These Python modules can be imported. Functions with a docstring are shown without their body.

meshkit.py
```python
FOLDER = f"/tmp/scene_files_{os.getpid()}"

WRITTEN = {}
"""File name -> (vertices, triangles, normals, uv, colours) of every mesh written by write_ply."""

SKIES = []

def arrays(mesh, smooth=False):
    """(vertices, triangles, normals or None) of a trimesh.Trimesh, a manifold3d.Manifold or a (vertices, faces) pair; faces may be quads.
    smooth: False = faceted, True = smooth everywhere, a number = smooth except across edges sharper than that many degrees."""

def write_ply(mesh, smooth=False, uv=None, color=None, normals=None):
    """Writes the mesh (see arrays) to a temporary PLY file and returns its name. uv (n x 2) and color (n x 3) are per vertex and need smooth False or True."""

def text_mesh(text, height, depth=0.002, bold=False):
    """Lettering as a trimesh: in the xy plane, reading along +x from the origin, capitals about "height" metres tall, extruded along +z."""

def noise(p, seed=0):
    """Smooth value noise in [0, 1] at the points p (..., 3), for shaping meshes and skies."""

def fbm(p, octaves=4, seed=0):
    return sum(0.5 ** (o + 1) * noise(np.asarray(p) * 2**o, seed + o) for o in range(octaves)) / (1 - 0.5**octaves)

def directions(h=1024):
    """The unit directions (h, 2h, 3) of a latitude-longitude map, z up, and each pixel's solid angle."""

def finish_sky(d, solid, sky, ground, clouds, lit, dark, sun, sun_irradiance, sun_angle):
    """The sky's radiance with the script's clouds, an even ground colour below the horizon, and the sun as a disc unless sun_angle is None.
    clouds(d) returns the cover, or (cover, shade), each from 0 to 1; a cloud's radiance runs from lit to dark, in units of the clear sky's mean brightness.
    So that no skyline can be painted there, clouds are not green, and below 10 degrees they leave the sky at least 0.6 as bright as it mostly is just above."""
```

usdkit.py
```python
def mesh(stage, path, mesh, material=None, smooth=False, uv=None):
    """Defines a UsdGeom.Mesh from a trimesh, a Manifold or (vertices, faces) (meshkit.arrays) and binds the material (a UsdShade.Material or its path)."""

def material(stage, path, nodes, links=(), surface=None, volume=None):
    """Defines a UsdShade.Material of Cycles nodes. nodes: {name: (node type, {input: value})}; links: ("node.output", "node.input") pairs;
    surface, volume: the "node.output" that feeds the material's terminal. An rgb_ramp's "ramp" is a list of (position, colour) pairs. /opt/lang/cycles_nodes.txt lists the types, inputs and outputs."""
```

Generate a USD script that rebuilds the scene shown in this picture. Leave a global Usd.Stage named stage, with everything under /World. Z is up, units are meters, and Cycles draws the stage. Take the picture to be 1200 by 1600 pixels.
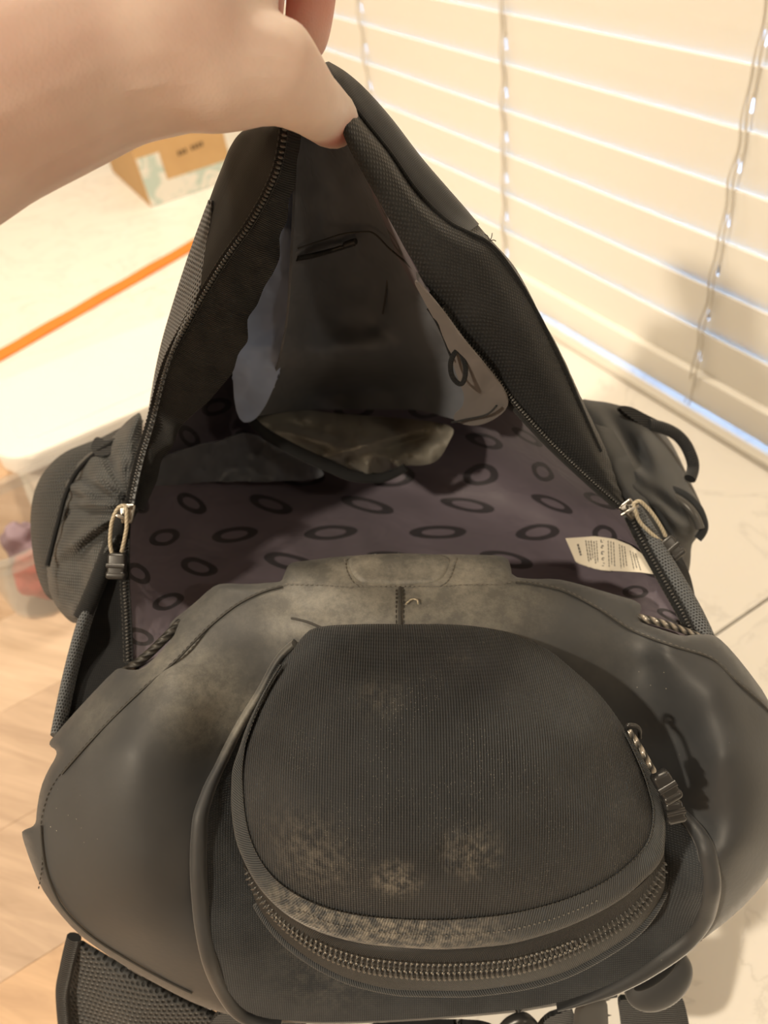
import math, random
import numpy as np, trimesh, manifold3d, shapely, usdkit, meshkit
from shapely.geometry import Polygon
from scipy.interpolate import RBFInterpolator, CubicSpline, PchipInterpolator
from scipy.spatial import Delaunay, cKDTree
from pxr import Usd, UsdGeom, UsdLux, UsdShade, Gf, Sdf, Vt

random.seed(7)
rng = np.random.default_rng(7)
stage = Usd.Stage.CreateInMemory()
UsdGeom.SetStageUpAxis(stage, 'Z'); UsdGeom.SetStageMetersPerUnit(stage, 1.0)
WORLD = UsdGeom.Xform.Define(stage, '/World')

# ------------------------------------------------------------------ camera
H, FPX = 0.65, 1180.0
nad = np.array([200.0, 1185.0, FPX]); U = -nad / np.linalg.norm(nad)
Fw = np.array([0, 0, 1.0]) - U * U[2]; Fw /= np.linalg.norm(Fw)
Rt = np.cross(Fw, U)
M = np.stack([Rt, Fw, U])                      # picture axes (x right, y down, z forward) -> world
cam = UsdGeom.Camera.Define(stage, '/World/camera')
cx, cy, cz = M @ [1, 0, 0], M @ [0, -1, 0], M @ [0, 0, -1]
cam.AddTransformOp().Set(Gf.Matrix4d(*cx, 0, *cy, 0, *cz, 0, 0, 0, H, 1))
cam.CreateHorizontalApertureAttr(36.0); cam.CreateVerticalApertureAttr(48.0)
cam.CreateFocalLengthAttr(36.0 * FPX / 1200); cam.CreateFStopAttr(10.5); cam.CreateFocusDistanceAttr(0.355)
cam.CreateClippingRangeAttr((0.02, 100.0))
cam.CreateExposureAttr(3.25)

# ------------------------------------------------------------------ light
dome = UsdLux.DomeLight.Define(stage, '/World/sky'); dome.CreateIntensityAttr(0.4); dome.CreateColorAttr((0.42, 0.62, 1.0))
WARM = (1.0, 0.845, 0.635)
LAMPS = [(-1.75, -1.0, 2.38, 0.09, 148.0), (1.3, -1.75, 2.38, 0.10, 15.0), (-0.35, 1.30, 2.38, 0.10, 38.0)]
CEIL = 2.4

# ------------------------------------------------------------------ helpers
def P(px, py, Z):
    px, py, Z = np.broadcast_arrays(np.asarray(px, float), np.asarray(py, float), np.asarray(Z, float))
    d = np.stack([(px - 600) / FPX * Z, (py - 800) / FPX * Z, Z], -1)
    return d @ M.T + [0, 0, H]
def P3(a): a = np.asarray(a, float); return P(a[..., 0], a[..., 1], a[..., 2])
VIEW = M @ [0, 0, 1.0]
AZ = math.radians(-24.8)
WS = np.array([math.sin(AZ), math.cos(AZ), 0]); WT = np.array([WS[1], -WS[0], 0])   # along / towards the window wall
def RW(s, t, z=0.0):
    s, t, z = np.broadcast_arrays(np.asarray(s, float), np.asarray(t, float), np.asarray(z, float))
    return s[..., None] * WS + t[..., None] * WT + z[..., None] * np.array([0, 0, 1.0])
def roomed(m):                                   # a mesh modelled in (s, t, z) turned into the world
    m = m.copy() if isinstance(m, trimesh.Trimesh) else trimesh.Trimesh(*m, process=False)
    v = RW(m.vertices[:, 0], m.vertices[:, 1], m.vertices[:, 2])
    return trimesh.Trimesh(v, m.faces[:, ::-1], process=False)
used = {}
def numbered(path):
    n = used.get(path, -1) + 1; used[path] = n
    return path if n == 0 else f'{path}_{n:03d}'
base_of = {}
def tag(p, label=None, cat=None, group=None, kind=None):
    p = p.GetPrim() if hasattr(p, 'GetPrim') else p
    for k, v in (('label', label), ('category', cat), ('group', group), ('kind', kind)):
        if v: p.SetCustomDataByKey(k, v)
    return p
def thing(name, label, cat, loc=(0, 0, 0), group=None, kind=None):
    x = UsdGeom.Xform.Define(stage, numbered('/World/' + name)); x.AddTranslateOp().Set(Gf.Vec3d(*map(float, loc)))
    base_of[x.GetPath().pathString] = np.asarray(loc, float)
    return tag(x, label, cat, group, kind)
def arr(m):
    if isinstance(m, dict): return m['v'], m['f'], m.get('uv')
    if hasattr(m, 'to_mesh'):
        q = m.to_mesh(); return np.array(q.vert_properties[:, :3]), np.array(q.tri_verts), None
    if isinstance(m, trimesh.Trimesh): return np.array(m.vertices), np.array(m.faces), None
    return np.asarray(m[0]), np.asarray(m[1]), None
def obj(name, m, mat, parent=None, smooth=30, label=None, kind=None):
    v, f, uv = arr(m)
    par = '/World' if parent is None else parent.GetPath().pathString
    off = next((base_of[p] for p in (par, par.rpartition('/')[0]) if p in base_of), np.zeros(3))
    path = numbered(par + '/' + name)
    o = usdkit.mesh(stage, path, (v - off, f), mat, smooth=True if uv is not None else smooth, uv=uv)
    return tag(o, label, None, None, kind)
def merge(ms):
    V, F, T, n = [], [], [], 0
    hasuv = all(isinstance(m, dict) and m.get('uv') is not None for m in ms)
    for m in ms:
        v, f, uv = arr(m); V.append(v); F.append(f + n); n += len(v)
        if hasuv: T.append(uv)
    return dict(v=np.vstack(V), f=np.vstack(F), uv=np.vstack(T) if hasuv else None)
def spl(pts, n, closed=False):
    pts = np.asarray(pts, float)
    if closed: pts = np.vstack([pts, pts[:1]])
    d = np.r_[0, np.cumsum(np.linalg.norm(np.diff(pts[:, :2], axis=0), axis=1) + 1e-9)]
    if closed: return CubicSpline(d, pts, bc_type='periodic')(np.linspace(0, d[-1], n, endpoint=False))
    if len(pts) == 2: return pts[0] + np.linspace(0, 1, n)[:, None] * (pts[1] - pts[0])
    return PchipInterpolator(d, pts)(np.linspace(0, d[-1], n))
def chaikin(p, k=2, closed=True):
    p = np.asarray(p, float)
    for _ in range(k):
        q = np.roll(p, -1, 0) if closed else p[1:]; a = p if closed else p[:-1]
        n = np.stack([a * .75 + q * .25, a * .25 + q * .75], 1).reshape(-1, p.shape[1])
        p = n if closed else np.vstack([p[:1], n, p[-1:]])
    return p
def solidify(v, f, uv, th, axis=None):
    """A sheet facing the camera given thickness: front, back and rim, each with its own vertices."""
    t = trimesh.Trimesh(v, f, process=False)
    if (t.face_normals @ VIEW * t.area_faces).sum() > 0: f = f[:, ::-1]; t = trimesh.Trimesh(v, f, process=False)
    n = t.vertex_normals if axis is None else -np.broadcast_to(axis, v.shape)
    b = v - n * (th if np.ndim(th) == 0 else np.asarray(th)[:, None])
    e = np.sort(t.edges, axis=1); uq, inv, c = np.unique(e, axis=0, return_inverse=True, return_counts=True)
    be = t.edges[c[inv.ravel()] == 1]
    k = len(v); ids = np.unique(be); mp = np.full(k, -1); mp[ids] = np.arange(len(ids)); r = mp[be] + 2 * k; m = len(ids)
    V = np.vstack([v, b, v[ids], b[ids]])
    F = np.vstack([f, f[:, ::-1] + k, np.stack([r[:, 1], r[:, 0], r[:, 0] + m], 1), np.stack([r[:, 1], r[:, 0] + m, r[:, 1] + m], 1)])
    return dict(v=V, f=F, uv=np.vstack([uv, uv, uv[ids], uv[ids]]))
def zfield(ctrl, smooth=0.0):
    c = np.asarray(ctrl, float)
    r = RBFInterpolator(c[:, :2] / 100, c[:, 2], kernel='thin_plate_spline', smoothing=smooth)
    return lambda x, y: r(np.stack([np.ravel(x), np.ravel(y)], -1) / 100).reshape(np.shape(x))
def sheet(outline, ctrl, th=0.002, sp=8.0, fn=None, roll=None, rounds=2, axis=None, open_=None):
    """A cloth cut to OUTLINE, its distance interpolated from CTRL, its rim rolled back, given a thickness."""
    poly = Polygon(chaikin(outline, rounds)) if rounds else Polygon(outline)
    if not poly.is_valid: poly = poly.buffer(0)
    if poly.geom_type != 'Polygon': poly = max(poly.geoms, key=lambda g: g.area)
    ring = poly.exterior; nb = int(ring.length / (sp * .8))
    bd = np.array([ring.interpolate(i / nb, normalized=True).coords[0] for i in range(nb)])
    x0, y0, x1, y1 = poly.bounds
    gx, gy = np.meshgrid(np.arange(x0, x1, sp), np.arange(y0, y1, sp * .87)); gx = gx + (np.arange(len(gx)) % 2)[:, None] * sp / 2
    g = np.stack([gx.ravel(), gy.ravel()], 1); g = g[shapely.contains_xy(poly, g)]
    tree = cKDTree(bd); g = g[tree.query(g)[0] > sp * .45]
    p = np.vstack([bd, g]); tri = Delaunay(p).simplices
    tri = tri[shapely.contains_xy(poly, p[tri].mean(1))]
    Z = zfield(ctrl)(p[:, 0], p[:, 1]) if not callable(ctrl) else ctrl(p[:, 0], p[:, 1])
    d = tree.query(p)[0]
    if roll: Z = Z + roll[0] * np.exp(-(d / roll[1]) ** 1.0)
    if fn is not None: Z = Z + fn(p[:, 0], p[:, 1], d)
    uv = np.stack([(p[:, 0] - 600) * Z / FPX, (800 - p[:, 1]) * Z / FPX], 1)
    return solidify(P(p[:, 0], p[:, 1], Z), tri, uv, th, VIEW if axis is None and th > .01 else axis)
def net(rows, m=40, n=40, th=0.002, fn=None, flat=False):
    """A cloth through rows of (x, y, distance) points."""
    rows = [spl(r, n) for r in rows]
    a = np.stack(rows, 0); d = np.r_[0, np.cumsum(np.linalg.norm(np.diff(a[:, :, :2], axis=0), axis=2).mean(1) + 1e-9)]
    g = PchipInterpolator(d, a, axis=0)(np.linspace(0, d[-1], m))
    if fn is not None: g[..., 2] += fn(g[..., 0], g[..., 1])
    v = P3(g)
    du = np.linalg.norm(np.diff(v, axis=1), axis=2).mean(0); dv = np.linalg.norm(np.diff(v, axis=0), axis=2).mean(1)
    uu, vv = np.meshgrid(np.r_[0, np.cumsum(du)], np.r_[0, np.cumsum(dv)])
    i = np.arange(m * n).reshape(m, n)
    q = np.stack([i[:-1, :-1], i[:-1, 1:], i[1:, 1:], i[1:, :-1]], -1).reshape(-1, 4)
    f = np.vstack([q[:, [0, 1, 2]], q[:, [0, 2, 3]]])
    return solidify(v.reshape(-1, 3), f, np.stack([uu.ravel(), vv.ravel()], 1), th)
def frames(v, up=None):
    t = np.gradient(v, axis=0); t /= np.linalg.norm(t, axis=1, keepdims=True) + 1e-12
    a = np.cross(t, VIEW if up is None else up); a /= np.linalg.norm(a, axis=1, keepdims=True) + 1e-12
    return t, a, np.cross(a, t)                       # tangent, sideways, towards the back
def tubew(v, w, h=None, k=10, closed=False, power=1.0):
    """A tube along world points; w half width across the view, h half depth along it."""
    v = np.asarray(v, float); n = len(v); h = w if h is None else h
    t, a, b = frames(v)
    if closed:
        tt = np.roll(v, -1, 0) - np.roll(v, 1, 0); tt /= np.linalg.norm(tt, axis=1, keepdims=True); a = np.cross(tt, VIEW); a /= np.linalg.norm(a, axis=1, keepdims=True); b = np.cross(a, tt)
    w = np.broadcast_to(w, n)[:, None, None]; h = np.broadcast_to(h, n)[:, None, None]
    th = np.linspace(0, 2 * np.pi, k + 1)
    c, s = np.cos(th), np.sin(th); c = np.sign(c) * abs(c) ** power; s = np.sign(s) * abs(s) ** power
    V = v[:, None] + a[:, None] * (c[None, :, None] * w) + b[:, None] * (s[None, :, None] * h)
    L = np.r_[0, np.cumsum(np.linalg.norm(np.diff(v, axis=0), axis=1))]
    uv = np.stack(np.broadcast_arrays(th[None] * (w[:, :, 0] + h[:, :, 0]) / 2, L[:, None]), -1)
    i = np.arange(n * (k + 1)).reshape(n, k + 1)
    if closed: i = np.vstack([i, i[:1]])
    q = np.stack([i[:-1, :-1], i[:-1, 1:], i[1:, 1:], i[1:, :-1]], -1).reshape(-1, 4)
    F = np.vstack([q[:, [0, 1, 2]], q[:, [0, 2, 3]]])
    V, uv = V.reshape(-1, 3), uv.reshape(-1, 2)
    if not closed:
        for e, s_ in ((0, 1), (n - 1, -1)):
            r = np.arange(e * (k + 1), e * (k + 1) + k); c0 = len(V)
            V = np.vstack([V, V[r], v[e]]); uv = np.vstack([uv, uv[r], uv[r].mean(0)])
            j = np.arange(k); tr = np.stack([c0 + j, c0 + (j + 1) % k, np.full(k, c0 + k)], 1)
            F = np.vstack([F, tr if s_ < 0 else tr[:, ::-1]])
    return dict(v=V, f=F, uv=uv)
def tube(pts, w, h=None, n=None, k=10, closed=False, power=1.0):
    n = n or max(8, len(pts) * 8)
    return tubew(P3(spl(pts, n, closed)), w, h, k, closed, power)
ICO = trimesh.creation.icosphere(1)
def along(pts, pitch, size, dash=None, lift=0.0, cyl=False):
    """Small rounded blocks set along a line: zip teeth, stitches. size = half (along, across, deep)."""
    v = P3(spl(pts, 400)); L = np.r_[0, np.cumsum(np.linalg.norm(np.diff(v, axis=0), axis=1))]
    n = max(2, int(L[-1] / pitch)); at = (np.arange(n) + .5) * L[-1] / n
    c = np.stack([np.interp(at, L, v[:, k]) for k in range(3)], 1)
    t, a, b = frames(v); fr = [np.stack([np.interp(at, L, q[:, k]) for k in range(3)], 1) for q in (t, a, b)]
    c = c - fr[2] * lift * np.sign((fr[2] @ VIEW))[:, None]
    iv = ICO.vertices; V = c[:, None] + sum(fr[k][:, None] * (iv[None, :, k:k + 1] * size[k]) for k in range(3))
    F = ICO.faces[None] + (np.arange(n) * len(iv))[:, None, None]
    F = F.reshape(-1, 3)
    return dict(v=V.reshape(-1, 3), f=F, uv=None)
def rbox(a, b, r=0.004, seg=8):
    """A box from a to b with rounded edges (a trimesh)."""
    a, b = np.asarray(a, float), np.asarray(b, float); s = manifold3d.Manifold.sphere(r, seg)
    pts = [s.translate([x, y, z]) for x in (a[0] + r, b[0] - r) for y in (a[1] + r, b[1] - r) for z in (a[2] + r, b[2] - r)]
    return trimesh.Trimesh(*arr(manifold3d.Manifold.batch_hull(pts))[:2], process=False)
def box(a, b):
    a, b = np.asarray(a, float), np.asarray(b, float)
    m = trimesh.creation.box(b - a); m.apply_translation((a + b) / 2); return m
def hull_px(pts):
    """Hull of spheres given as (x, y, distance, radius)."""
    return manifold3d.Manifold.batch_hull([manifold3d.Manifold.sphere(r, 24).translate(list(map(float, P(x, y, z)))) for x, y, z, r in pts])
nz = lambda x, y, s, seed=0, z=0.0: meshkit.noise(np.stack([np.asarray(x) / s, np.asarray(y) / s, np.full(np.shape(x), z + .37)], -1), seed) - .5
bump_at = lambda x, y, cx_, cy_, rx, ry, ang=0.0: np.exp(-(((x - cx_) * math.cos(ang) + (y - cy_) * math.sin(ang)) / rx) ** 2 - ((-(x - cx_) * math.sin(ang) + (y - cy_) * math.cos(ang)) / ry) ** 2)

# ------------------------------------------------------------------ materials
class S:
    def __init__(s, g, at): s.g, s.at = g, at
    def _m(s, op, o=None, o2=None, r=False): return s.g.math(op, *((o, s) if r else (s,) if o is None else (s, o) if o2 is None else (s, o, o2)))
    def __add__(s, o): return s._m('add', o)
    __radd__ = __add__
    def __sub__(s, o): return s._m('subtract', o)
    def __rsub__(s, o): return s._m('subtract', o, r=True)
    def __mul__(s, o): return s._m('multiply', o)
    __rmul__ = __mul__
    def __truediv__(s, o): return s._m('divide', o)
    def __lt__(s, o): return s._m('less_than', o)
    def __gt__(s, o): return s._m('greater_than', o)
class G:
    """A small builder of node graphs: sockets are objects of class S, arithmetic makes math nodes."""
    def __init__(g): g.n, g.l = {}, []
    def node(g, kind, out, **inp):
        name = f'n{len(g.n)}'; vals = {}
        for k, v in inp.items():
            if isinstance(v, S): g.l.append((v.at, f'{name}.{k}'))
            else: vals[k] = v
        g.n[name] = (kind, vals)
        return S(g, f'{name}.{out}')
    def math(g, op, *a, clamp=False): return g.node('math', 'value', math_type=op, use_clamp=clamp, **{f'value{i + 1}': v for i, v in enumerate(a)})
    def pos(g): return g.node('geometry', 'position')
    def uv(g, sx=1.0, sy=None, rot=0.0): return g.node('mapping', 'vector', vector=g.node('texture_coordinate', 'UV'), scale=(sx, sx if sy is None else sy, 1), rotation=(0, 0, rot))
    def noise(g, vec, scale, detail=3, rough=.55, dist=0.0): return g.node('noise_texture', 'fac', vector=vec, scale=scale, detail=detail, roughness=rough, distortion=dist)
    def ramp(g, fac, *stops): return g.node('rgb_ramp', 'color', fac=fac, ramp=[(p, c if np.ndim(c) else (c, c, c)) for p, c in stops])
    def mix(g, fac, a, b): return g.node('mix', 'color', fac=fac, color1=a, color2=b)
    def wave(g, vec, scale, dist=0.0, direc='x', det=1.0): return g.node('wave_texture', 'fac', vector=vec, scale=scale, distortion=dist, bands_direction=direc, detail=det)
    def sep(g, v):
        a = g.node('separate_xyz', 'x', vector=v); b = a.at.split('.')[0]; return a, S(g, b + '.y'), S(g, b + '.z')
    def near(g, p, c, r):                           # 1 at the world point c, 0 beyond r
        d = g.node('vector_math', 'value', math_type='distance', vector1=p, vector2=tuple(map(float, c)))
        return g.node('map_range', 'result', range_type='smoothstep', value=d, from_min=0.0, from_max=float(r), to_min=1.0, to_max=0.0, clamp=True)
    def bump(g, h, strength=.5, dist=.001, normal=None):
        k = dict(height=h, strength=strength, distance=dist)
        if normal is not None: k['normal'] = normal
        return g.node('bump', 'normal', **k)
    def done(g, name, surf): return usdkit.material(stage, '/World/Looks/' + name, g.n, g.l, surface=surf.at)
    def pbr(g, name, **k): return g.done(name, g.node('principled_bsdf', 'BSDF', **k))
UsdGeom.Scope.Define(stage, '/World/Looks')
MAT = {}
def simple(name, col, rough=.5, metal=0.0, **k):
    g = G(); MAT[name] = g.pbr(name, base_color=tuple(col), roughness=rough, metallic=metal, **k)
simple('black_plastic', (.022, .022, .023), .32)
simple('dark_metal', (.35, .34, .32), .28, 1.0)
simple('gun_metal', (.16, .155, .15), .32, 1.0)
simple('coil', (.055, .055, .055), .22)
simple('black_coil', (.018, .018, .018), .3)
simple('thread', (.035, .034, .032), .7)
simple('pale_thread', (.13, .125, .115), .7)
simple('print_ink', (.05, .05, .055), .7)
simple('white_paint', (.62, .60, .56), .55)
simple('wall_paint', (.45, .42, .37), .7)
simple('lid_white', (.87, .855, .82), .42)
simple('slat_white', (.90, .885, .84), .38)
simple('blind_cord', (.70, .665, .60), .8)
simple('track_white', (.74, .71, .65), .5)
simple('outdoor_ground', (.5, .5, .5), .9)
simple('grout', (.42, .41, .39), .9)
simple('nail', (.62, .36, .30), .3)
def fabric(name, col, hi, weave, size, amp=.5, rough=.85, bumpd=.0006, rot=0.0, sheen=.15, dust=(), fleck=0.0, big=None):
    col, hi = tuple(np.array(col) * [.59, .69, .86]), tuple(np.array(hi) * [.66, .745, .88])
    g = G(); v = g.uv(1.0 / size, rot=rot)
    if weave == 'twill':
        a = g.wave(v, .314, 0.0, 'x'); b = g.wave(v, .314, 0.0, 'y'); h = a * .85 + b * .15
    elif weave == 'rib': h = g.wave(v, .314, .3, 'y')
    elif weave == 'mesh':
        x, y, _ = g.sep(v); k = g.math('floor', y); xx = x + g.math('fraction', k * .5)
        fx, fy = g.math('fraction', xx) - .5, g.math('fraction', y) - .5
        r = g.math('sqrt', fx * fx + fy * fy); h = g.node('map_range', 'result', value=r, from_min=.18, from_max=.42, clamp=True)
    else:
        a = g.wave(v, .314, .6, 'x'); b = g.wave(v, .314, .6, 'y'); h = a * b
    n1 = g.noise(g.pos(), 60, 4)
    c = g.mix(g.ramp(h, (.25, 0.0), (.9, 1.0)), col, hi)
    c = g.mix(g.ramp(n1, (.35, 0.0), (.7, .5)), c, tuple(np.array(hi) * .8 + np.array(col) * .2))
    if fleck:
        f = g.node('voronoi_texture', 'distance', vector=g.pos(), scale=760.0)
        f2 = g.noise(g.pos(), 35, 3)
        c = g.mix((f < .15) * g.ramp(f2, (.42, 0.0), (.65, fleck)), c, (.34, .32, .28))
    for p, r, s in dust:
        m = g.near(g.pos(), P(*p), r) * g.ramp(g.noise(g.pos(), 210, 8, .78), (.44, 0.0), (.72, 1.0)) * s
        c = g.mix(m, c, (.36, .33, .28))
    nrm = g.bump(h, amp, bumpd)
    MAT[name] = g.pbr(name, base_color=c, roughness=rough, normal=nrm, sheen_weight=sheen, sheen_roughness=.4, specular_ior_level=.3)
fabric('pocket_twill', (.013, .013, .013), (.062, .0615, .060), 'twill', .00125, 1.0, .7, .0005, sheen=.12, fleck=.55, dust=[((620, 1370, .335), .016, .8), ((735, 1330, .33), .02, .5), ((590, 1075, .34), .02, .25), ((720, 1015, .36), .012, .3), ((480, 1340, .34), .035, .3)])
fabric('band_twill', (.032, .0312, .0295), (.105, .102, .095), 'rib', .0011, .8, .75, .0004, rot=.5, sheen=.2, dust=[((590, 1455, .351), .05, 1.0), ((470, 1420, .356), .03, .8), ((720, 1465, .351), .04, .6)])
fabric('base_fabric', (.034, .0335, .032), (.082, .080, .075), 'weave', .0012, .5, .85, dust=[((520, 1530, .40), .05, .3)])
fabric('grosgrain', (.007, .007, .007), (.022, .0215, .021), 'rib', .0011, .9, .8, .0004)
fabric('zip_tape', (.006, .006, .006), (.014, .014, .014), 'rib', .0009, .6, .8, .0003)
fabric('piping_mesh', (.010, .010, .010), (.17, .165, .155), 'mesh', .0019, .8, .8, .0006)
fabric('mesh_strip', (.010, .010, .010), (.34, .33, .31), 'mesh', .0024, .8, .8, .0008)
fabric('spacer_mesh', (.006, .006, .006), (.085, .08, .072), 'mesh', .0034, 1.0, .7, .001)
fabric('side_nylon', (.028, .0275, .0255), (.13, .124, .108), 'weave', .0019, .7, .6, .0006, sheen=.2)
fabric('side_mesh', (.008, .008, .008), (.05, .048, .043), 'mesh', .0024, .8, .7, .0008)
fabric('panel_nylon', (.010, .0098, .0094), (.030, .0295, .029), 'weave', .0021, .55, .55, .0006, rot=.78, sheen=.12)
fabric('satin_black', (.006, .006, .006), (.010, .010, .010), 'weave', .0008, .2, .5, .0002)
fabric('softshell', (.022, .0216, .021), (.040, .0392, .038), 'weave', .0009, .3, .8, .0003, sheen=.3)
fabric('gusset', (.007, .007, .007), (.014, .014, .014), 'weave', .0012, .4, .9)
fabric('webbing', (.010, .010, .010), (.028, .027, .026), 'rib', .0016, .9, .75, .0005)
def rubber():
    g = G(); p = g.pos()
    n = g.noise(p, 26, 6, .65); fine = g.noise(p, 260, 4, .7)
    c = g.mix(g.ramp(n, (.35, 0.0), (.72, .55)), (.024, .0265, .0305), (.038, .041, .0462))
    spots = [((320, 1090, .40), .030, .75), ((365, 1120, .40), .022, .9), ((260, 1040, .41), .02, .5), ((480, 945, .42), .035, .7), ((560, 892, .43), .022, .95), ((570, 950, .41), .035, .7), ((720, 892, .43), .024, .9), ((700, 950, .41), .035, .7), ((790, 935, .42), .03, .55), ((640, 890, .43), .03, .6), ((150, 1120, .4), .02, .3), ((300, 950, .42), .03, .3), ((960, 1030, .41), .03, .12)]
    for q, r, s in spots:
        m = g.near(p, P(*q), r * 1.4) * (g.ramp(g.noise(p, 95, 10, .8), (.42, 0.0), (.74, .65)) + .30) * s
        c = g.mix(m, c, (.30, .288, .25))
    scratch = g.node('voronoi_texture', 'distance', vector=p, scale=190.0) < .055
    c = g.mix(scratch * g.ramp(g.noise(p, 20, 3), (.55, 0.0), (.72, .8)), c, (.4, .38, .3))
    MAT['rubber'] = g.pbr('rubber', base_color=c, roughness=g.ramp(n, (.3, .53), (.7, .64)), normal=g.bump(fine, .25, .0003), specular_ior_level=.55, sheen_weight=.5, sheen_roughness=.35)
rubber()
def lining(name, col, ink, ring=True, bumps=.35, dark=.0, transl=0.0):
    g = G(); v = g.uv(1.0); x, y, _ = g.sep(v)
    sx, sy = .052, .031
    wob = g.noise(v, 40, 1) - .5
    yy = (y + wob * .004) / sy; k = g.math('floor', yy)
    alt = g.math('fraction', k * .5) * 2.0
    xx = x / sx + alt * .5 + g.math('sine', k * 12.9) * .21; j = g.math('floor', xx)
    h = g.math('fraction', g.math('absolute', g.math('sine', j * 12.99 + k * 78.23)) * 43.7)
    fx, fy = (g.math('fraction', xx) - .5) * sx, (g.math('fraction', yy) - .5) * sy
    ang = (h - .5) * .5 + alt * .85 - .35; ca, sa = g.math('cosine', ang), g.math('sine', ang)
    ex, ey = fx * ca + fy * sa, fy * ca - fx * sa
    def ell(a, b): u, w = ex / a, ey / b; return g.math('sqrt', u * u + w * w)
    m = (ell(.0142, .0078) < 1.0) * (ell(.0082, .0041) > 1.0)
    n = g.noise(v, 22, 4)
    c = g.mix(g.ramp(n, (.3, 0.0), (.7, 1.0)), col, tuple(np.array(col) * .82))
    if ring: c = g.mix(m, c, ink)
    b = g.bump(g.noise(v, 34, 3, .5, .6), bumps, .006)
    s = g.node('principled_bsdf', 'BSDF', base_color=c, roughness=.6, normal=b, sheen_weight=.1)
    if transl: s = g.node('mix_closure', 'closure', fac=transl, closure1=s, closure2=g.node('translucent_bsdf', 'BSDF', color=c))
    MAT[name] = g.done(name, s)
lining('lining', (.118, .099, .126), (.024, .021, .027))
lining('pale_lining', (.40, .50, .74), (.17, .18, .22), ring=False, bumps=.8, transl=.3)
lining('flap_lining', (.098, .108, .130), (.04, .037, .035), ring=False, bumps=.3)
lining('strip_lining', (.125, .112, .110), (.04, .037, .035), ring=False, bumps=.3)
lining('pouch_nylon', (.19, .182, .160), (.05, .05, .05), ring=False, bumps=.7)
def skin():
    g = G(); p = g.pos()
    n = g.noise(p, 40, 4); f = g.node('voronoi_texture', 'distance', vector=p, scale=900.0); red = g.noise(p, 14, 2)
    c = g.mix(g.ramp(n, (.35, 0.0), (.7, 1.0)), (.60, .48, .43), (.68, .56, .50))
    c = g.mix(g.ramp(red, (.45, 0.0), (.75, .4)), c, (.47, .25, .195))
    for q_, r_ in (((482, 0, .305), .040), ((426, -10, .320), .040), ((528, 210, .320), .016)): c = g.mix(g.near(p, P(*q_), r_) * .9, c, (.43, .16, .13))
    MAT['skin'] = g.pbr('skin', base_color=c, roughness=.5, subsurface_weight=.25, subsurface_scale=.006, subsurface_radius=(1.0, .35, .2), normal=g.bump(f * .6 + g.noise(p, 300, 4), .18, .0006), specular_ior_level=.35)
skin()
def marble():
    g = G(); p = g.pos()
    a = g.noise(p, 5.5, 8, .6, 1.6); v = g.math('absolute', a - .5)
    c = g.mix(g.ramp(v, (0.0, .55), (.016, .08), (.04, 0.0)), (.86, .84, .80), (.66, .64, .61))
    c = g.mix(g.ramp(g.noise(p, 2.2, 4), (.35, 0.0), (.75, .3)), c, (.82, .80, .76))
    MAT['marble'] = g.pbr('marble', base_color=c, roughness=.33)
marble()
WOODS = []
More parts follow.
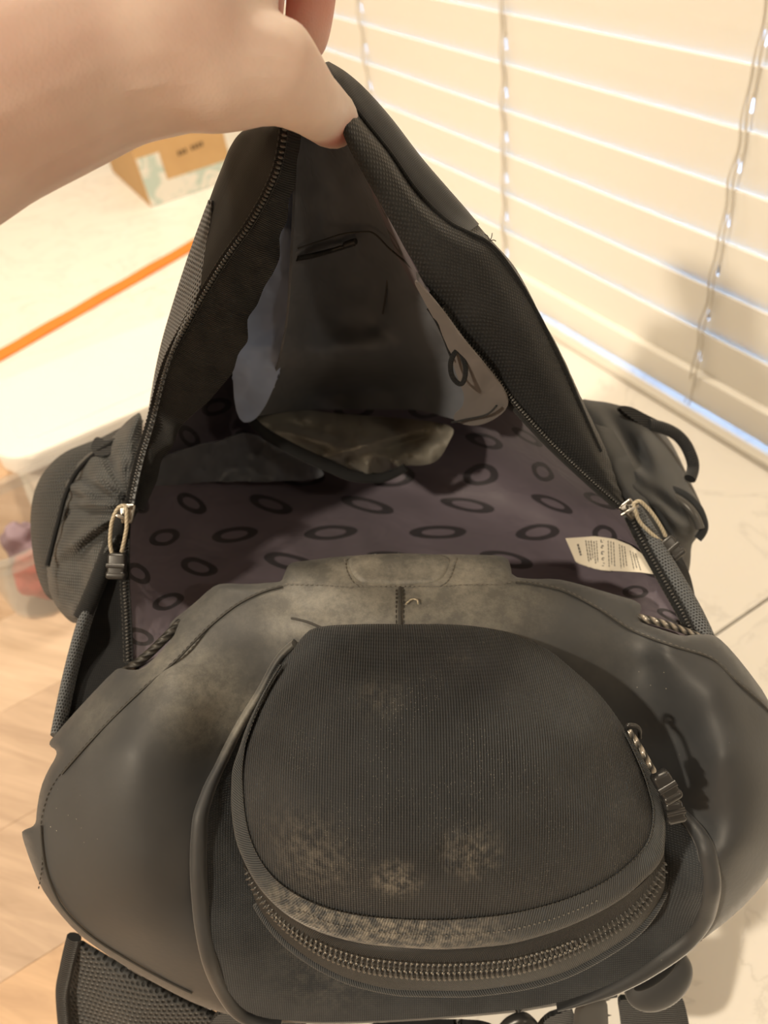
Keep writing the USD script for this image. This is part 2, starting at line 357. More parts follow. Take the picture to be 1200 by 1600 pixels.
for i, (a, b) in enumerate([((0.420, 0.308, 0.219), (.30, .195, .115)), ((0.470, 0.356, 0.263), (0.330, 0.238, 0.163)), ((0.390, 0.286, 0.206), (0.270, 0.189, 0.131)), ((.45, .30, .18), (.31, .20, .12))]):
    g = G(); p = g.pos(); q = g.node('vector_rotate', 'vector', rotate_type='z_axis', vector=p, angle=-AZ)
    st = g.node('mapping', 'vector', vector=q, scale=(2.2, 26, 4), location=(i * 3.1, i * 1.7, 0))
    n = g.noise(st, 2.0, 7, .62, .8); kn = g.noise(g.node('mapping', 'vector', vector=q, scale=(5, 12, 4), location=(i * 9.1, 0, 0)), 1.6, 3)
    c = g.mix(g.ramp(n, (.3, 0.0), (.7, 1.0)), b, a); c = g.mix(g.ramp(kn, (.68, 0.0), (.8, .7)), c, (.16, .10, .06)); c = g.node('hsv', 'color', color=c, value=1.45, saturation=.92)
    WOODS.append(g.pbr(f'wood_{i}', base_color=c, roughness=.5, normal=g.bump(n, .2, .0008)))
g = G(); p = g.pos(); MAT['cardboard'] = g.pbr('cardboard', base_color=g.mix(g.noise(p, 30, 4), (.50, .315, .145), (.58, .375, .18)), roughness=.8)
g = G(); p = g.pos(); MAT['tape'] = g.pbr('tape', base_color=g.mix(g.ramp(g.noise(p, 26, 4, .6, 1.0), (.46, 0.0), (.54, 1.0)), (.74, .72, .67), (.48, .58, .54)), roughness=.25)
simple('box_ink', (.16, .10, .05), .8)
g = G(); p = g.pos(); MAT['strap_orange'] = g.pbr('strap_orange', base_color=g.mix(g.noise(p, 180, 3), (.78, .20, .022), (.90, .27, .035)), roughness=.6)
g = G()
MAT['clear_plastic'] = g.done('clear_plastic', g.node('mix_closure', 'closure', fac=.20, closure1=g.node('transparent_bsdf', 'BSDF', color=(.96, .96, .95)), closure2=g.node('principled_bsdf', 'BSDF', base_color=(.62, .61, .60), roughness=.35)))
g = G()
MAT['glass'] = g.done('glass', g.node('mix_closure', 'closure', fac=g.node('fresnel', 'fac', IOR=1.45), closure1=g.node('transparent_bsdf', 'BSDF', color=(.96, .98, 1.0)), closure2=g.node('glossy_bsdf', 'BSDF', color=(1, 1, 1), roughness=.02)))
for nm, cc in dict(red_cloth=(.60, .10, .085), pink_cloth=(.68, .36, .34), mauve_cloth=(.36, .27, .33), cream_cloth=(.66, .58, .47), blue_cloth=(.25, .28, .42)).items():
    g = G(); MAT[nm] = g.pbr(nm, base_color=g.mix(g.noise(g.pos(), 40, 3), cc, tuple(np.array(cc) * .7)), roughness=.85)
g = G(); v = g.uv(1.0); MAT['tan_cord'] = g.pbr('tan_cord', base_color=g.mix(g.wave(g.node('mapping', 'vector', vector=v, scale=(260, 260, 1)), 1.0, 0.0, 'diagonal'), (.30, .26, .19), (.50, .45, .35)), roughness=.7)
g = G(); v = g.uv(1.0); w = g.wave(g.node('mapping', 'vector', vector=v, scale=(120, 120, 1)), 1.0, 0.0, 'diagonal'); MAT['cable'] = g.pbr('cable', base_color=g.mix(w, (.03, .03, .03), (.34, .31, .27)), roughness=.35, metallic=.6, normal=g.bump(w, .8, .001))
g = G(); v = g.uv(1.0); w = g.wave(g.node('mapping', 'vector', vector=v, scale=(120, 120, 1)), 1.0, 0.0, 'diagonal'); MAT['dark_cable'] = g.pbr('dark_cable', base_color=g.mix(w, (.008, .008, .008), (.035, .033, .03)), roughness=.45, normal=g.bump(w, .8, .001))
g = G(); MAT['tag_cloth'] = g.pbr('tag_cloth', base_color=(.66, .62, .53), roughness=.7)
g = G(); MAT['lamp'] = g.done('lamp', g.node('emission', 'emission', color=WARM, strength=1.0))

# ------------------------------------------------------------------ the room
T0 = RW(0, 0)[0]; _m = (P(860, 500, .65 / -(P(860, 500, 1)[2] - H)) + P(1195, 697, .65 / -(P(1195, 697, 1)[2] - H))) / 2
T0 = float(_m @ WT)                                # how far the blind's plane is from the camera's foot
TW = T0 + .045
S0, S1, TL = -4.6, 3.0, -3.2
EDGE = -.09
floor = thing('floor', 'pale marble-look tiles by the window meeting light oak wood planks on the left', 'floor', kind='structure')
obj('subfloor', roomed(box((S0 - .1, TL - .1, -.06), (S1 + .1, TW + .12, -.012))), MAT['grout'], floor)
pitch = .573; s = .247 - pitch * 4
while s < S1:
    a, b = max(s, S0), min(s + pitch, S1)
    if b - a > .05:
        obj('marble_tile', roomed(rbox((a + .0012, EDGE + .006, -.013), (b - .0012, TW, 0), .0012, 6)), MAT['marble'], floor)
    s += pitch
row = 0; s = S0
while s < S1:                                       # planks run towards the window
    t = EDGE - .004 + 0.0; k = 0; first = [.62, .95, .33, .78, .5][row % 5]
    while t > TL:
        ln = first if k == 0 else 1.15
        a = max(t - ln, TL)
        if t - a > .04:
            obj('wood_plank', roomed(rbox((s + .0001, a + .0001, -.012), (min(s + .13, S1) - .0001, t - .0001, 0), .0004, 4)), WOODS[(row * 3 + k * 2 + row // 3) % 4], floor)
        t = a; k += 1
    s += .13; row += 1
obj('edge_strip', roomed(rbox((S0, EDGE - .004, -.012), (S1, EDGE + .006, .002), .0015, 6)), MAT['track_white'], floor)
WIN = (-.35, 2.45, .0, 2.05)
wr = thing('wall_right', 'white wall around the tall window behind the blind', 'wall', kind='structure')
obj('wall_panel', roomed(box((S0, TW, -.01), (WIN[0], TW + .1, CEIL))), MAT['wall_paint'], wr)
obj('wall_panel', roomed(box((WIN[1], TW, -.01), (S1, TW + .1, CEIL))), MAT['wall_paint'], wr)
obj('wall_panel', roomed(box((WIN[0], TW, WIN[3]), (WIN[1], TW + .1, CEIL))), MAT['wall_paint'], wr)
def shell(name, a, b, mat='wall_paint'):
    o = obj(name, roomed(box(a, b)), MAT[mat], kind='structure'); return o
tag(shell('wall_left', (S0 - .1, TL - .1, -.01), (S1 + .1, TL, CEIL)), 'plain white wall far on the left', 'wall')
tag(shell('wall_back', (S1, TL, -.01), (S1 + .1, TW + .1, CEIL)), 'plain white wall at the far end', 'wall')
tag(shell('wall_front', (S0 - .1, TL, -.01), (S0, TW + .1, CEIL)), 'plain white wall behind the camera', 'wall')
tag(shell('ceiling', (S0 - .1, TL - .1, CEIL), (S1 + .1, TW + .1, CEIL + .1), 'white_paint'), 'plain white ceiling with round recessed lamps', 'ceiling')
gl = thing('window_1', 'tall glass pane in a white frame behind the closed blind', 'window', kind='structure')
obj('glass_pane', roomed(box((WIN[0] + .04, TW + .05, .035), (WIN[1] - .04, TW + .056, WIN[3] - .04))), MAT['glass'], gl)
for a, b in (((WIN[0], TW + .035, .0), (WIN[1], TW + .075, .035)), ((WIN[0], TW + .035, WIN[3] - .04), (WIN[1], TW + .075, WIN[3])), ((WIN[0], TW + .035, .035), (WIN[0] + .04, TW + .075, WIN[3] - .04)), ((WIN[1] - .04, TW + .035, .035), (WIN[1], TW + .075, WIN[3] - .04))):
    obj('window_frame', roomed(box(a, b)), MAT['track_white'], gl)
tag(obj('trim_1', roomed(rbox((WIN[0], T0 - .034, 0), (WIN[1], T0 - .020, .010), .002, 6)), MAT['track_white'], kind='structure'), 'narrow off-white ledge along the foot of the window', 'ledge')
tag(obj('ground', roomed(box((S0 - 8, TW + .1, -.12), (S1 + 8, TW + 16, -.06))), MAT['outdoor_ground'], kind='structure'), 'grey ground outside the window', 'ground')
for x, y, z, rad, power in LAMPS:
    lp = thing('ceiling_lamp', 'round recessed ceiling lamp ' + ('over the wood floor on the left' if x < -1.2 else 'behind the camera near the window' if y < 0 else 'at the far end over the box'), 'lamp', (x, y, CEIL - .02), group='recessed ceiling lamps')
    ring = trimesh.creation.annulus(rad, rad + .02, .02, sections=48); ring.apply_translation((x, y, CEIL - .01))
    obj('lamp_ring', ring, MAT['white_paint'], lp)
    dl = UsdLux.DiskLight.Define(stage, numbered('/World/lamp_glow')); dl.CreateRadiusAttr(rad); dl.CreateColorAttr(WARM)
    dl.CreateIntensityAttr(power); dl.AddTranslateOp().Set(Gf.Vec3d(x, y, CEIL - .021))

# ------------------------------------------------------------------ the blind
blind = thing('window_blind', 'closed white horizontal-slat blind hanging in front of the window', 'blind', RW(1.05, T0, 0))
CORDS = [.129, .517, .906, 1.288, 1.67, 2.05]
SP, BW = .0585, .068
B0, B1 = -.33, 2.43
prof = Polygon([(-.034, -.0011), (-.0332, -.0016), (0, -.0021), (.0312, -.0016), (.032, -.0011), (.032, .0009), (.0312, .0014), (0, .0009), (-.0332, .0014), (-.034, .0009)])
tilt = math.radians(83)
def slat(zc):
    m = manifold3d.Manifold.extrude(manifold3d.CrossSection([np.array(prof.exterior.coords)[:-1]]), B1 - B0)       # x: depth, y: thickness, z: length
    holes = [manifold3d.Manifold.cube((.014, .02, .0045), True).translate((-.004, 0, c - B0 + .002)) for c in CORDS]
    m = m - manifold3d.Manifold.batch_boolean(holes, manifold3d.OpType.Add)
    v, f, _ = arr(m)
    d, th = v[:, 0], v[:, 1]                         # top edge leans into the room
    out = np.stack([B0 + v[:, 2], T0 - d * math.cos(tilt) + th * math.sin(tilt), zc + d * math.sin(tilt) + th * math.cos(tilt)], 1)
    return roomed(trimesh.Trimesh(out, f, process=False))
zt = -.0075 + SP                                     # the line where the bottom rail ends and the first slat begins
NS = 34
for k in range(NS):
    obj('slat', slat(zt + SP * k + .0268), MAT['slat_white'], blind, smooth=25)
obj('bottom_rail', roomed(rbox((B0, T0 - .009, .009), (B1, T0 + .009, zt + .001), .003, 6)), MAT['slat_white'], blind, label='thick bottom rail of the blind')
obj('head_rail', roomed(rbox((B0, T0 - .03, 2.0), (B1, T0 + .03, 2.05), .003, 6)), MAT['slat_white'], blind)
for c in CORDS:
    for dt, ds in ((-.0125, -.004), (-.0105, .0045)):
        pts = [RW(c + ds + .0012 * math.sin(k * 2.1), T0 + dt + (.0035 if k % 2 else 0), .006 + k * SP / 2) for k in range(2 * NS)]
        o = obj('ladder_cord', tubew(CubicSpline(np.arange(len(pts)), np.array(pts))(np.linspace(0, len(pts) - 1, 300)), .0013, k=6), MAT['blind_cord'], blind)
    rl = merge([tubew(np.array([RW(c - .004, T0 - .0125, z), RW(c + .0045, T0 + .004, z - .003)]), .0007, k=5) for z in np.arange(.03, 2.0, SP)])
    obj('ladder_rung', rl, MAT['blind_cord'], blind, kind='stuff')

# ------------------------------------------------------------------ things on the floor behind
def prism(poly, z0, z1, chamfer=0.0):
    cs = manifold3d.CrossSection([np.array(shapely.geometry.polygon.orient(poly, 1.0).exterior.coords)[:-1]])
    m = manifold3d.Manifold.extrude(cs, z1 - z0).translate((0, 0, z0))
    if chamfer:
        parts = []
        for dz, off in ((0, -chamfer), (chamfer * .3, -chamfer * .4), (chamfer, 0)):
            for zz in (z0 + dz, z1 - dz): parts.append(manifold3d.Manifold.extrude(cs.offset(off, manifold3d.JoinType.Round), 1e-4).translate((0, 0, zz - (1e-4 if zz > z0 + (z1 - z0) / 2 else 0))))
        m = manifold3d.Manifold.batch_hull(parts)
    return m
def rrect(s0, t0, s1, t1, r): return Polygon([(s0 + r, t0 + r), (s1 - r, t0 + r), (s1 - r, t1 - r), (s0 + r, t1 - r)]).buffer(r, quad_segs=8)
def roomm(m): v, f, _ = arr(m); return roomed(trimesh.Trimesh(v, f, process=False))
def floor_st(px, py, z=0.0):
    d = P(px, py, 1.0) - [0, 0, H]; q = np.array([0, 0, H]) + d * ((z - H) / d[2]); return float(q @ WS), float(q @ WT)
LZ = .112
ls, lt = floor_st(36, 712, LZ); ls2, lt2 = floor_st(2, 690, LZ)
ls0 = ls - .005; lt0 = lt2 - .012
tote = thing('storage_tote', 'white plastic storage tote with a smooth white lid behind the backpack', 'tote', RW(ls + .2, lt + .2, 0))
T1 = lt0 + .42; SE = floor_st(0, 592, LZ)[0]
obj('tote_body', roomm(prism(rrect(ls0 + .016, lt0 + .016, SE - .016, T1 - .016, .035), .001, LZ - .026, .004)), MAT['lid_white'], tote)
obj('lid', roomm(prism(rrect(ls0, lt0, SE, T1, .045), LZ - .03, LZ, .006)), MAT['lid_white'], tote)
obj('lid_panel', roomm(prism(rrect(ls0 + .03, lt0 + .03, SE - .03, T1 - .03, .03), LZ - .001, LZ + .0012, .0008)), MAT['lid_white'], tote)
# clear bin
bs, bt = floor_st(46, 982)
bin_ = thing('clear_bin', 'low translucent plastic bin of colourful bundles on the wood floor left of the backpack', 'bin', RW(bs + .12, bt + .1, 0))
bin_s1, bin_t0, bin_t1, bh = ls0 - .014, bt - .012, bt + .26, .10
def wallbox(grow, z0, z1, th):
    o_ = rrect(bs - grow, bin_t0 - grow, bin_s1 + min(grow, .008), bin_t1 + grow, .05)
    return prism(o_, z0, z1) - prism(o_.buffer(-th), z0 - .01 if z0 > .01 else z0 + .003, z1 + .01)
obj('bin_body', roomm(wallbox(0, .001, bh, .0022)), MAT['clear_plastic'], bin_)
obj('bin_rim', roomm(wallbox(.008, bh - .012, bh + .002, .011)), MAT['clear_plastic'], bin_)
bundles = [('red_cloth', 'red', .036, .045, 'at the near left corner'), ('pink_cloth', 'pink', .034, .105, 'second along the near wall'), ('cream_cloth', 'cream', .036, .165, 'third along the near wall'), ('mauve_cloth', 'mauve', .035, .225, 'at the near right corner'),
           ('mauve_cloth', 'mauve', .100, .045, 'at the far left corner'), ('pink_cloth', 'pink', .100, .105, 'behind the other pink one'), ('blue_cloth', 'dark blue', .102, .165, 'behind the cream one'), ('red_cloth', 'red', .100, .225, 'at the far right corner')]
for i, (mt_, word, ds, dt_, where) in enumerate(bundles):
    m = trimesh.creation.icosphere(3); v = m.vertices.copy()
    v *= 1 + .5 * (meshkit.noise(v * 2.2 + i * 7.7) - .5)[:, None]; v *= np.array([.027, .0245, .034]) / np.abs(v).max(0); v[:, 2] = np.maximum(v[:, 2], -.031)
    m = trimesh.Trimesh(v + [bs + ds, bin_t0 + dt_, .0355], m.faces, process=False)
    tag(obj('cloth_bundle', roomed(m), MAT[mt_]), f'crumpled {word} bundle inside the clear bin, {where}', 'bundle')
# cardboard box
cs_, ct_ = floor_st(236, 324)
bx = thing('cardboard_box', 'brown cardboard box sealed with printed clear tape on the far floor behind the arm', 'box', RW(cs_ + .15, ct_ + .2, 0))
BH, BWd = .27, .30
obj('box_body', roomed(rbox((cs_, ct_, .001), (cs_ + .30, ct_ + BWd, BH), .002, 6)), MAT['cardboard'], bx)
def face_strip(t0, t1, z0, z1, d=.0009): return roomed(box((cs_ - d, t0, z0), (cs_ + .002, t1, z1)))
obj('tape_strip', face_strip(ct_ + .002, ct_ + BWd - .002, .001, .045), MAT['tape'], bx)
obj('tape_strip', face_strip(ct_ + .002, ct_ + .055, .04, .105, .0012), MAT['tape'], bx)
obj('tape_strip', face_strip(ct_ - .001, ct_ + .055, .155, BH, .0012), MAT['tape'], bx)
obj('tape_strip', face_strip(ct_ + .21, ct_ + .29, .04, BH, .0014), MAT['tape'], bx)
obj('box_flap', roomed(box((cs_ - .0012, ct_ + .055, .145), (cs_ + .001, ct_ + .19, .149))), MAT['cardboard'], bx)
ink = []
for (t0_, z_, n_, w_) in ((.095, .085, 9, .007), (.10, .155, 7, .009), (.105, .195, 6, .009)):
    for k in range(n_):
        if (k * 7 + n_) % 5 == 0: continue
        a = ct_ + t0_ + k * w_ * 1.15
        ink.append(roomed(box((cs_ - .0007, a, z_ + k * .0006), (cs_ + .001, a + w_ * .8, z_ + .010 + k * .0006))))
obj('print', merge(ink), MAT['box_ink'], bx, kind='stuff')
# orange strap lying on the floor
p0, p1 = np.array(floor_st(-40, 581)), np.array(floor_st(345, 360)); dr = (p1 - p0) / np.linalg.norm(p1 - p0); no = np.array([-dr[1], dr[0]])
wv = np.linspace(0, 1, 40); ctr = p0 + (p1 - p0) * wv[:, None]
sv = RW(ctr[:, 0], ctr[:, 1], .0022 + .0006 * np.sin(wv * 30))
st_ = tubew(sv, .002, .002, k=4)
V = []
for sgn, z_ in ((1, .004), (-1, .004), (-1, .0005), (1, .0005)):
    e = ctr + no * .0165 * sgn; V.append(RW(e[:, 0], e[:, 1], z_ + .0006 * (1 + np.sin(wv * 30))))
V = np.stack(V, 1).reshape(-1, 3); i = np.arange(160).reshape(40, 4); i = np.hstack([i, i[:, :1]])
q = np.stack([i[:-1, :-1], i[:-1, 1:], i[1:, 1:], i[1:, :-1]], -1).reshape(-1, 4)
F = np.vstack([q[:, [0, 1, 2]], q[:, [0, 2, 3]], [[0, 1, 2], [0, 2, 3], [156, 158, 157], [156, 159, 158]]])
tm = trimesh.Trimesh(V, F, process=False); trimesh.repair.fix_normals(tm)
tag(obj('orange_strap', tm, MAT['strap_orange'], smooth=False), 'long flat orange strap lying diagonally across the pale floor', 'strap')

# ------------------------------------------------------------------ the backpack
bag = thing('backpack', 'open black backpack with a domed front pocket, its top flap held up', 'backpack', (-.02, .30, 0))
def part(name, m, mat, parent=None, **k): return obj(name, m, MAT[mat], parent or bag, **k)
# lower body
secs = [(.002, -.03, .30, .155, .13), (.012, -.03, .30, .175, .15), (.09, -.025, .31, .185, .165), (.15, -.02, .325, .175, .165), (.165, -.02, .33, .15, .14)]
th = np.linspace(0, 2 * np.pi, 96, endpoint=False); rings = []
for z, x, y, hx, hy in secs:
    c, s_ = np.cos(th), np.sin(th); rings.append(np.stack([x + hx * np.sign(c) * abs(c) ** .6, y + hy * np.sign(s_) * abs(s_) ** .6, np.full(96, z)], 1))
rings = PchipInterpolator(np.arange(len(rings)), np.array(rings), axis=0)(np.linspace(0, len(rings) - 1, 24))
V = rings.reshape(-1, 3); i = np.arange(24 * 96).reshape(24, 96); i2 = np.roll(i, -1, 1)
q = np.stack([i[:-1], i2[:-1], i2[1:], i[1:]], -1).reshape(-1, 4); F = np.vstack([q[:, [0, 1, 2]], q[:, [0, 2, 3]]])
V = np.vstack([V, rings[0].mean(0), rings[-1].mean(0)]); n0 = len(V) - 2; j = np.arange(96)
F = np.vstack([F, np.stack([(j + 1) % 96, j, np.full(96, n0)], 1), np.stack([i[-1], i2[-1], np.full(96, n0 + 1)], 1)])
part('lower_body', trimesh.Trimesh(V, F, process=False), 'gusset')

# zip lines (x, y, distance)
ZL = [(447, 190, .315), (443, 225, .318), (436, 260, .323), (420, 300, .333), (394, 347, .346), (350, 410, .364), (300, 495, .388), (262, 570, .410), (236, 665, .434), (219, 720, .446), (204, 790, .458)]
ZR = [(528, 180, .312), (540, 220, .317), (562, 262, .325), (602, 332, .341), (640, 400, .357), (688, 480, .378), (720, 525, .392), (765, 577, .407), (800, 624, .421), (850, 680, .437), (905, 733, .453), (970, 790, .468)]
ZL2 = [(197, 812, .459), (195, 905, .448), (198, 960, .440), (201, 1035, .428)]
ZR2 = [(984, 806, .468), (1000, 840, .462), (1022, 880, .455), (1045, 921, .446), (1064, 955, .438), (1082, 992, .428)]
# outer left panel: zip edge -> outline -> round behind
SL = [(425, 183, .325), (368, 215, .345), (349, 255, .355), (324, 320, .370), (301, 383, .385), (275, 462, .405), (251, 545, .43), (238, 610, .45), (226, 690, .47), (209, 780, .478)]
zl = spl(ZL, 24); sl = spl(SL, 24)
rows = []
for k in range(24):
    a, b = zl[k], sl[k]; m1 = a * .65 + b * .35 - [0, 0, .004]; m2 = a * .3 + b * .7 - [0, 0, .004]; b = b + [0, 0, .002]
    rows.append([a, m1, m2, b, b + [28, 4, .03], b + [70, 10, .07]])
part('left_panel', net(rows, 90, 50, .0022, lambda x, y: .0025 * nz(x, y, 45, 3)), 'satin_black')
rows = []
for k in range(24):
    a, b = zl[k], sl[k]
    f0 = np.interp(b[1], [300, 330, 385, 440, 480, 900], [.97, .80, .50, .22, .10, .10])
    inner = a * (1 - f0) + b * f0 - [0, 0, .0052 * (1 - f0)]; mid = (inner + b) / 2 - [0, 0, .0048]; b = b - [1.5, 0, .001]
    if b[1] > 300: rows.append([inner, mid, b, b + [9, 1, .016]])
part('mesh_strip', net(rows, 80, 24, .0016), 'mesh_strip', label='open-weave grey mesh strip along the left outline of the flap')
# outer right panel
SM = [(508, 99, .312), (532, 140, .320), (570, 190, .331), (610, 240, .341), (655, 303, .352), (705, 350, .363), (763, 380, .372), (806, 432, .384), (851, 512, .399), (880, 570, .414), (908, 636, .432), (942, 712, .452), (977, 783, .472)]
SR = [(512, 97, .322), (545, 118, .334), (602, 176, .347), (657, 247, .361), (714, 313, .375), (764, 371, .388), (803, 415, .396), (849, 500, .412), (881, 560, .426), (906, 616, .441), (946, 700, .460), (982, 780, .478)]
zr, sm, sr = spl(ZR, 30), spl(SM, 30), spl(SR, 30)
zr[:, :] = spl([(516, 130, .308)] + ZR, 30)
rows = []
for k in range(30):
    a, b, c = zr[k], sm[k], sr[k]
    rows.append([a, a * .7 + b * .3 - [0, 0, .006], a * .3 + b * .7 - [0, 0, .007], b, c + [0, 0, .004], c + [-30, 4, .035], c + [-75, 10, .075]])
part('right_panel', net(rows, 110, 60, .0024, lambda x, y: .004 * nz(x, y, 70, 5) - .003 * bump_at(x, y, 815, 520, 25, 120, -.5)), 'panel_nylon')
tk = [k for k in range(30) if sm[k][1] < 372] 
rows = [[sm[k] + [-1, 1, -.0005], (sm[k] + sr[k]) / 2 - [0, 0, .0035], sr[k] + [2, -1, .0005], sr[k] + [-14, 4, .022]] for k in tk]
part('top_trim', net(rows, 60, 20, .002), 'softshell', label='smooth black trim along the upper right outline of the flap')
part('seam_piping', tube([p - np.array([0, 0, .0012]) for p in sm[3:-3]], .0011, n=120), 'gusset')
part('loose_thread', merge([tube(q, .00022, n=14, k=5) for q in ([(764, 377, .376), (762, 369, .376), (757, 366, .376)], [(764, 377, .376), (768, 371, .376), (769, 364, .376)], [(765, 378, .376), (771, 375, .376), (775, 377, .376)])]), 'thread')
# back of the hood
bl = sl + [60, 8, .062]; br = sr[np.linspace(0, 29, 24).astype(int)] + [-66, 8, .066]
rows = [[bl[k], (bl[k] + br[k]) / 2 + [0, -6, .045 + .09 * k / 23], br[k]] for k in range(24)]
part('back_panel', net(rows, 50, 40, .003), 'panel_nylon')

# inside
rows = [
 [(449, 186, .317), (470, 180, .328), (500, 178, .330), (530, 182, .322)],
 [(396, 345, .350), (455, 335, .415), (520, 330, .435), (580, 330, .410), (606, 338, .350)],
 [(302, 492, .392), (395, 490, .47), (520, 482, .515), (630, 485, .48), (692, 490, .388)],
 [(250, 612, .425), (340, 628, .54), (520, 630, .600), (700, 632, .55), (796, 622, .426)],
 [(218, 724, .449), (330, 735, .565), (550, 742, .632), (760, 738, .58), (898, 728, .457)],
 [(205, 800, .460), (345, 800, .555), (585, 800, .600), (800, 800, .57), (972, 794, .471)],
 [(199, 900, .450), (345, 885, .52), (590, 875, .55), (820, 875, .53), (1030, 893, .457)],
 [(201, 985, .438), (350, 965, .475), (600, 945, .495), (850, 950, .485), (1062, 953, .443)],
 [(204, 1040, .428), (330, 1000, .445), (600, 950, .452), (850, 960, .45), (1084, 996, .430)],
 [(216, 1056, .421), (350, 950, .432), (620, 884, .440), (840, 915, .438), (1088, 1000, .421)]]
part('lining', net(rows, 130, 130, .0016, lambda x, y: .010 * nz(x, y, 80, 11) + .005 * nz(x, y, 36, 12)), 'lining', label='purple-grey lining printed with dark oval rings')
# pale lit lining seen through the gap by the left zip
pale = [(470, 225), (470, 330), (462, 420), (456, 500), (436, 590), (402, 660), (368, 660), (362, 560), (360, 480), (380, 430), (420, 385), (440, 330), (450, 260)]
part('side_lining', sheet(pale, [(465, 230, .372), (460, 400, .405), (440, 560, .45), (395, 650, .485), (365, 560, .44), (365, 480, .425), (420, 390, .40), (410, 520, .446)], .001, 6, lambda x, y, d: .008 * nz(x, y, 30, 21) + .003 * nz(x, y, 14, 22)), 'pale_lining', label='pale bluish lining showing through the gap beside the left zip')
# hanging inner panel with its zip pocket
rows = [
 [(462, 200, .340), (500, 196, .350), (552, 205, .326)],
 [(463, 260, .358), (510, 262, .376), (590, 282, .340)],
 [(460, 340, .376), (535, 335, .408), (632, 350, .357)],
 [(456, 420, .398), (545, 410, .448), (672, 422, .372)],
 [(450, 500, .425), (550, 500, .492), (620, 500, .470), (712, 492, .392)],
 [(430, 585, .468), (540, 585, .540), (650, 580, .512), (765, 574, .414)],
 [(396, 652, .510), (500, 640, .575), (640, 640, .545), (740, 660, .474), (790, 640, .430)]]
def panel_fn(x, y):
    return .016 * nz(x, y, 60, 31) + .009 * nz(x, y, 28, 32) - .034 * bump_at(x, y, 530, 550, 100, 34) + .016 * bump_at(x, y, 540, 610, 110, 22) - .012 * bump_at(x, y, 680, 560, 25, 90, -.45)
part('inner_panel', net(rows, 90, 90, .0014, panel_fn), 'flap_lining', label='dull brown-grey inner panel hanging under the flap')
# its right strip of ringed lining
rs = [(642, 432), (668, 458), (694, 490), (722, 530), (766, 580), (798, 626), (784, 650), (742, 669), (700, 655), (730, 630), (715, 590), (690, 520), (662, 470)]
part('side_lining', sheet(rs, [(650, 440, .362), (700, 500, .378), (770, 590, .404), (795, 630, .418), (745, 668, .462), (705, 650, .478), (725, 600, .420), (690, 520, .392)], .001, 5, lambda x, y, d: .004 * nz(x, y, 24, 41)), 'strip_lining', label='grey lining strip beside the right zip')
part('printed_ring', tube([(706, 560, .397), (716, 548, .397), (724, 562, .398), (727, 585, .402), (720, 600, .406), (709, 592, .404), (704, 575, .400)], .0014, .0004, closed=True, n=40, k=6), 'gusset')
part('binding', tube([(668, 482, .384), (680, 500, .386), (694, 530, .398), (704, 556, .403), (708, 564, .404)], .0007, n=30), 'gusset')
part('binding', tube([(706, 660, .474), (725, 656, .462), (760, 648, .436), (776, 634, .420)], .0006, n=30), 'gusset')
part('slot_zip', tube([(464, 404, .402), (490, 399, .412), (520, 391, .424), (552, 381, .420)], .0012, .002, n=40), 'black_coil', label='short black zip of the inner slot pocket')
part('slot_zip_pull', tube([(535, 386, .418), (548, 379, .414), (556, 377, .412)], [.001 + .0008 * (k > 4) for k in range(24)], n=24), 'black_plastic')
part('panel_seam', tube([(466, 388, .395), (500, 377, .406), (545, 364, .412), (575, 362, .406), (610, 390, .402), (645, 420, .386)], .0005, n=60, k=6), 'thread')
part('panel_seam', tube([(607, 420, .445), (604, 450, .455), (598, 490, .472)], .0006, n=30, k=6), 'thread')
# gathered pouch
pouch = [(396, 655), (420, 640), (480, 640), (540, 648), (620, 652), (690, 660), (712, 670), (702, 690), (686, 720), (662, 728), (632, 726), (600, 740), (570, 742), (515, 722), (455, 698), (412, 676)]
def pouch_fn(x, y, d):
    w = 0
    for cx_, cy_, rx, ry, an, a in ((500, 690, 60, 9, .35, -.012), (560, 700, 70, 8, -.25, -.012), (600, 715, 40, 8, .5, -.010), (640, 690, 60, 10, -.2, .008), (470, 668, 50, 9, .2, .010), (575, 728, 10, 16, 0, -.010), (545, 715, 7, 22, .3, .007), (610, 722, 7, 18, -.4, .008)): w = w + 1.7 * a * bump_at(x, y, cx_, cy_, rx, ry, an)
    return w + .014 * nz(x, y, 24, 51) + .007 * nz(x, y, 11, 52)
part('pouch', sheet(pouch, [(396, 655, .515), (480, 640, .570), (620, 650, .555), (712, 670, .50), (690, 715, .515), (600, 742, .530), (500, 715, .525), (560, 690, .515), (450, 690, .52)], .001, 4.5, pouch_fn, roll=(.012, 12)), 'pouch_nylon', label='crumpled olive-grey nylon pouch at the back of the compartment')
part('pouch_binding', tube([(388, 648, .505), (404, 668, .508), (450, 698, .512), (512, 727, .516), (560, 745, .522), (592, 747, .526), (615, 740, .524), (634, 730, .520)], [.0028 + .0015 * math.sin(k / 59 * 3.14) for k in range(60)], .0016, n=60), 'grosgrain', label='thick black binding along the lower edge of the pouch')
fold = [(215, 735), (290, 700), (345, 690), (392, 672), (430, 700), (510, 735), (500, 750), (420, 752), (330, 752), (250, 760), (222, 757)]
part('lining_fold', sheet(fold, [(215, 745, .452), (290, 705, .49), (390, 675, .53), (510, 740, .56), (420, 752, .565), (300, 755, .53)], .001, 5, lambda x, y, d: .024 * nz(x, y, 28, 61) + .010 * nz(x, y, 12, 62)), 'flap_lining')
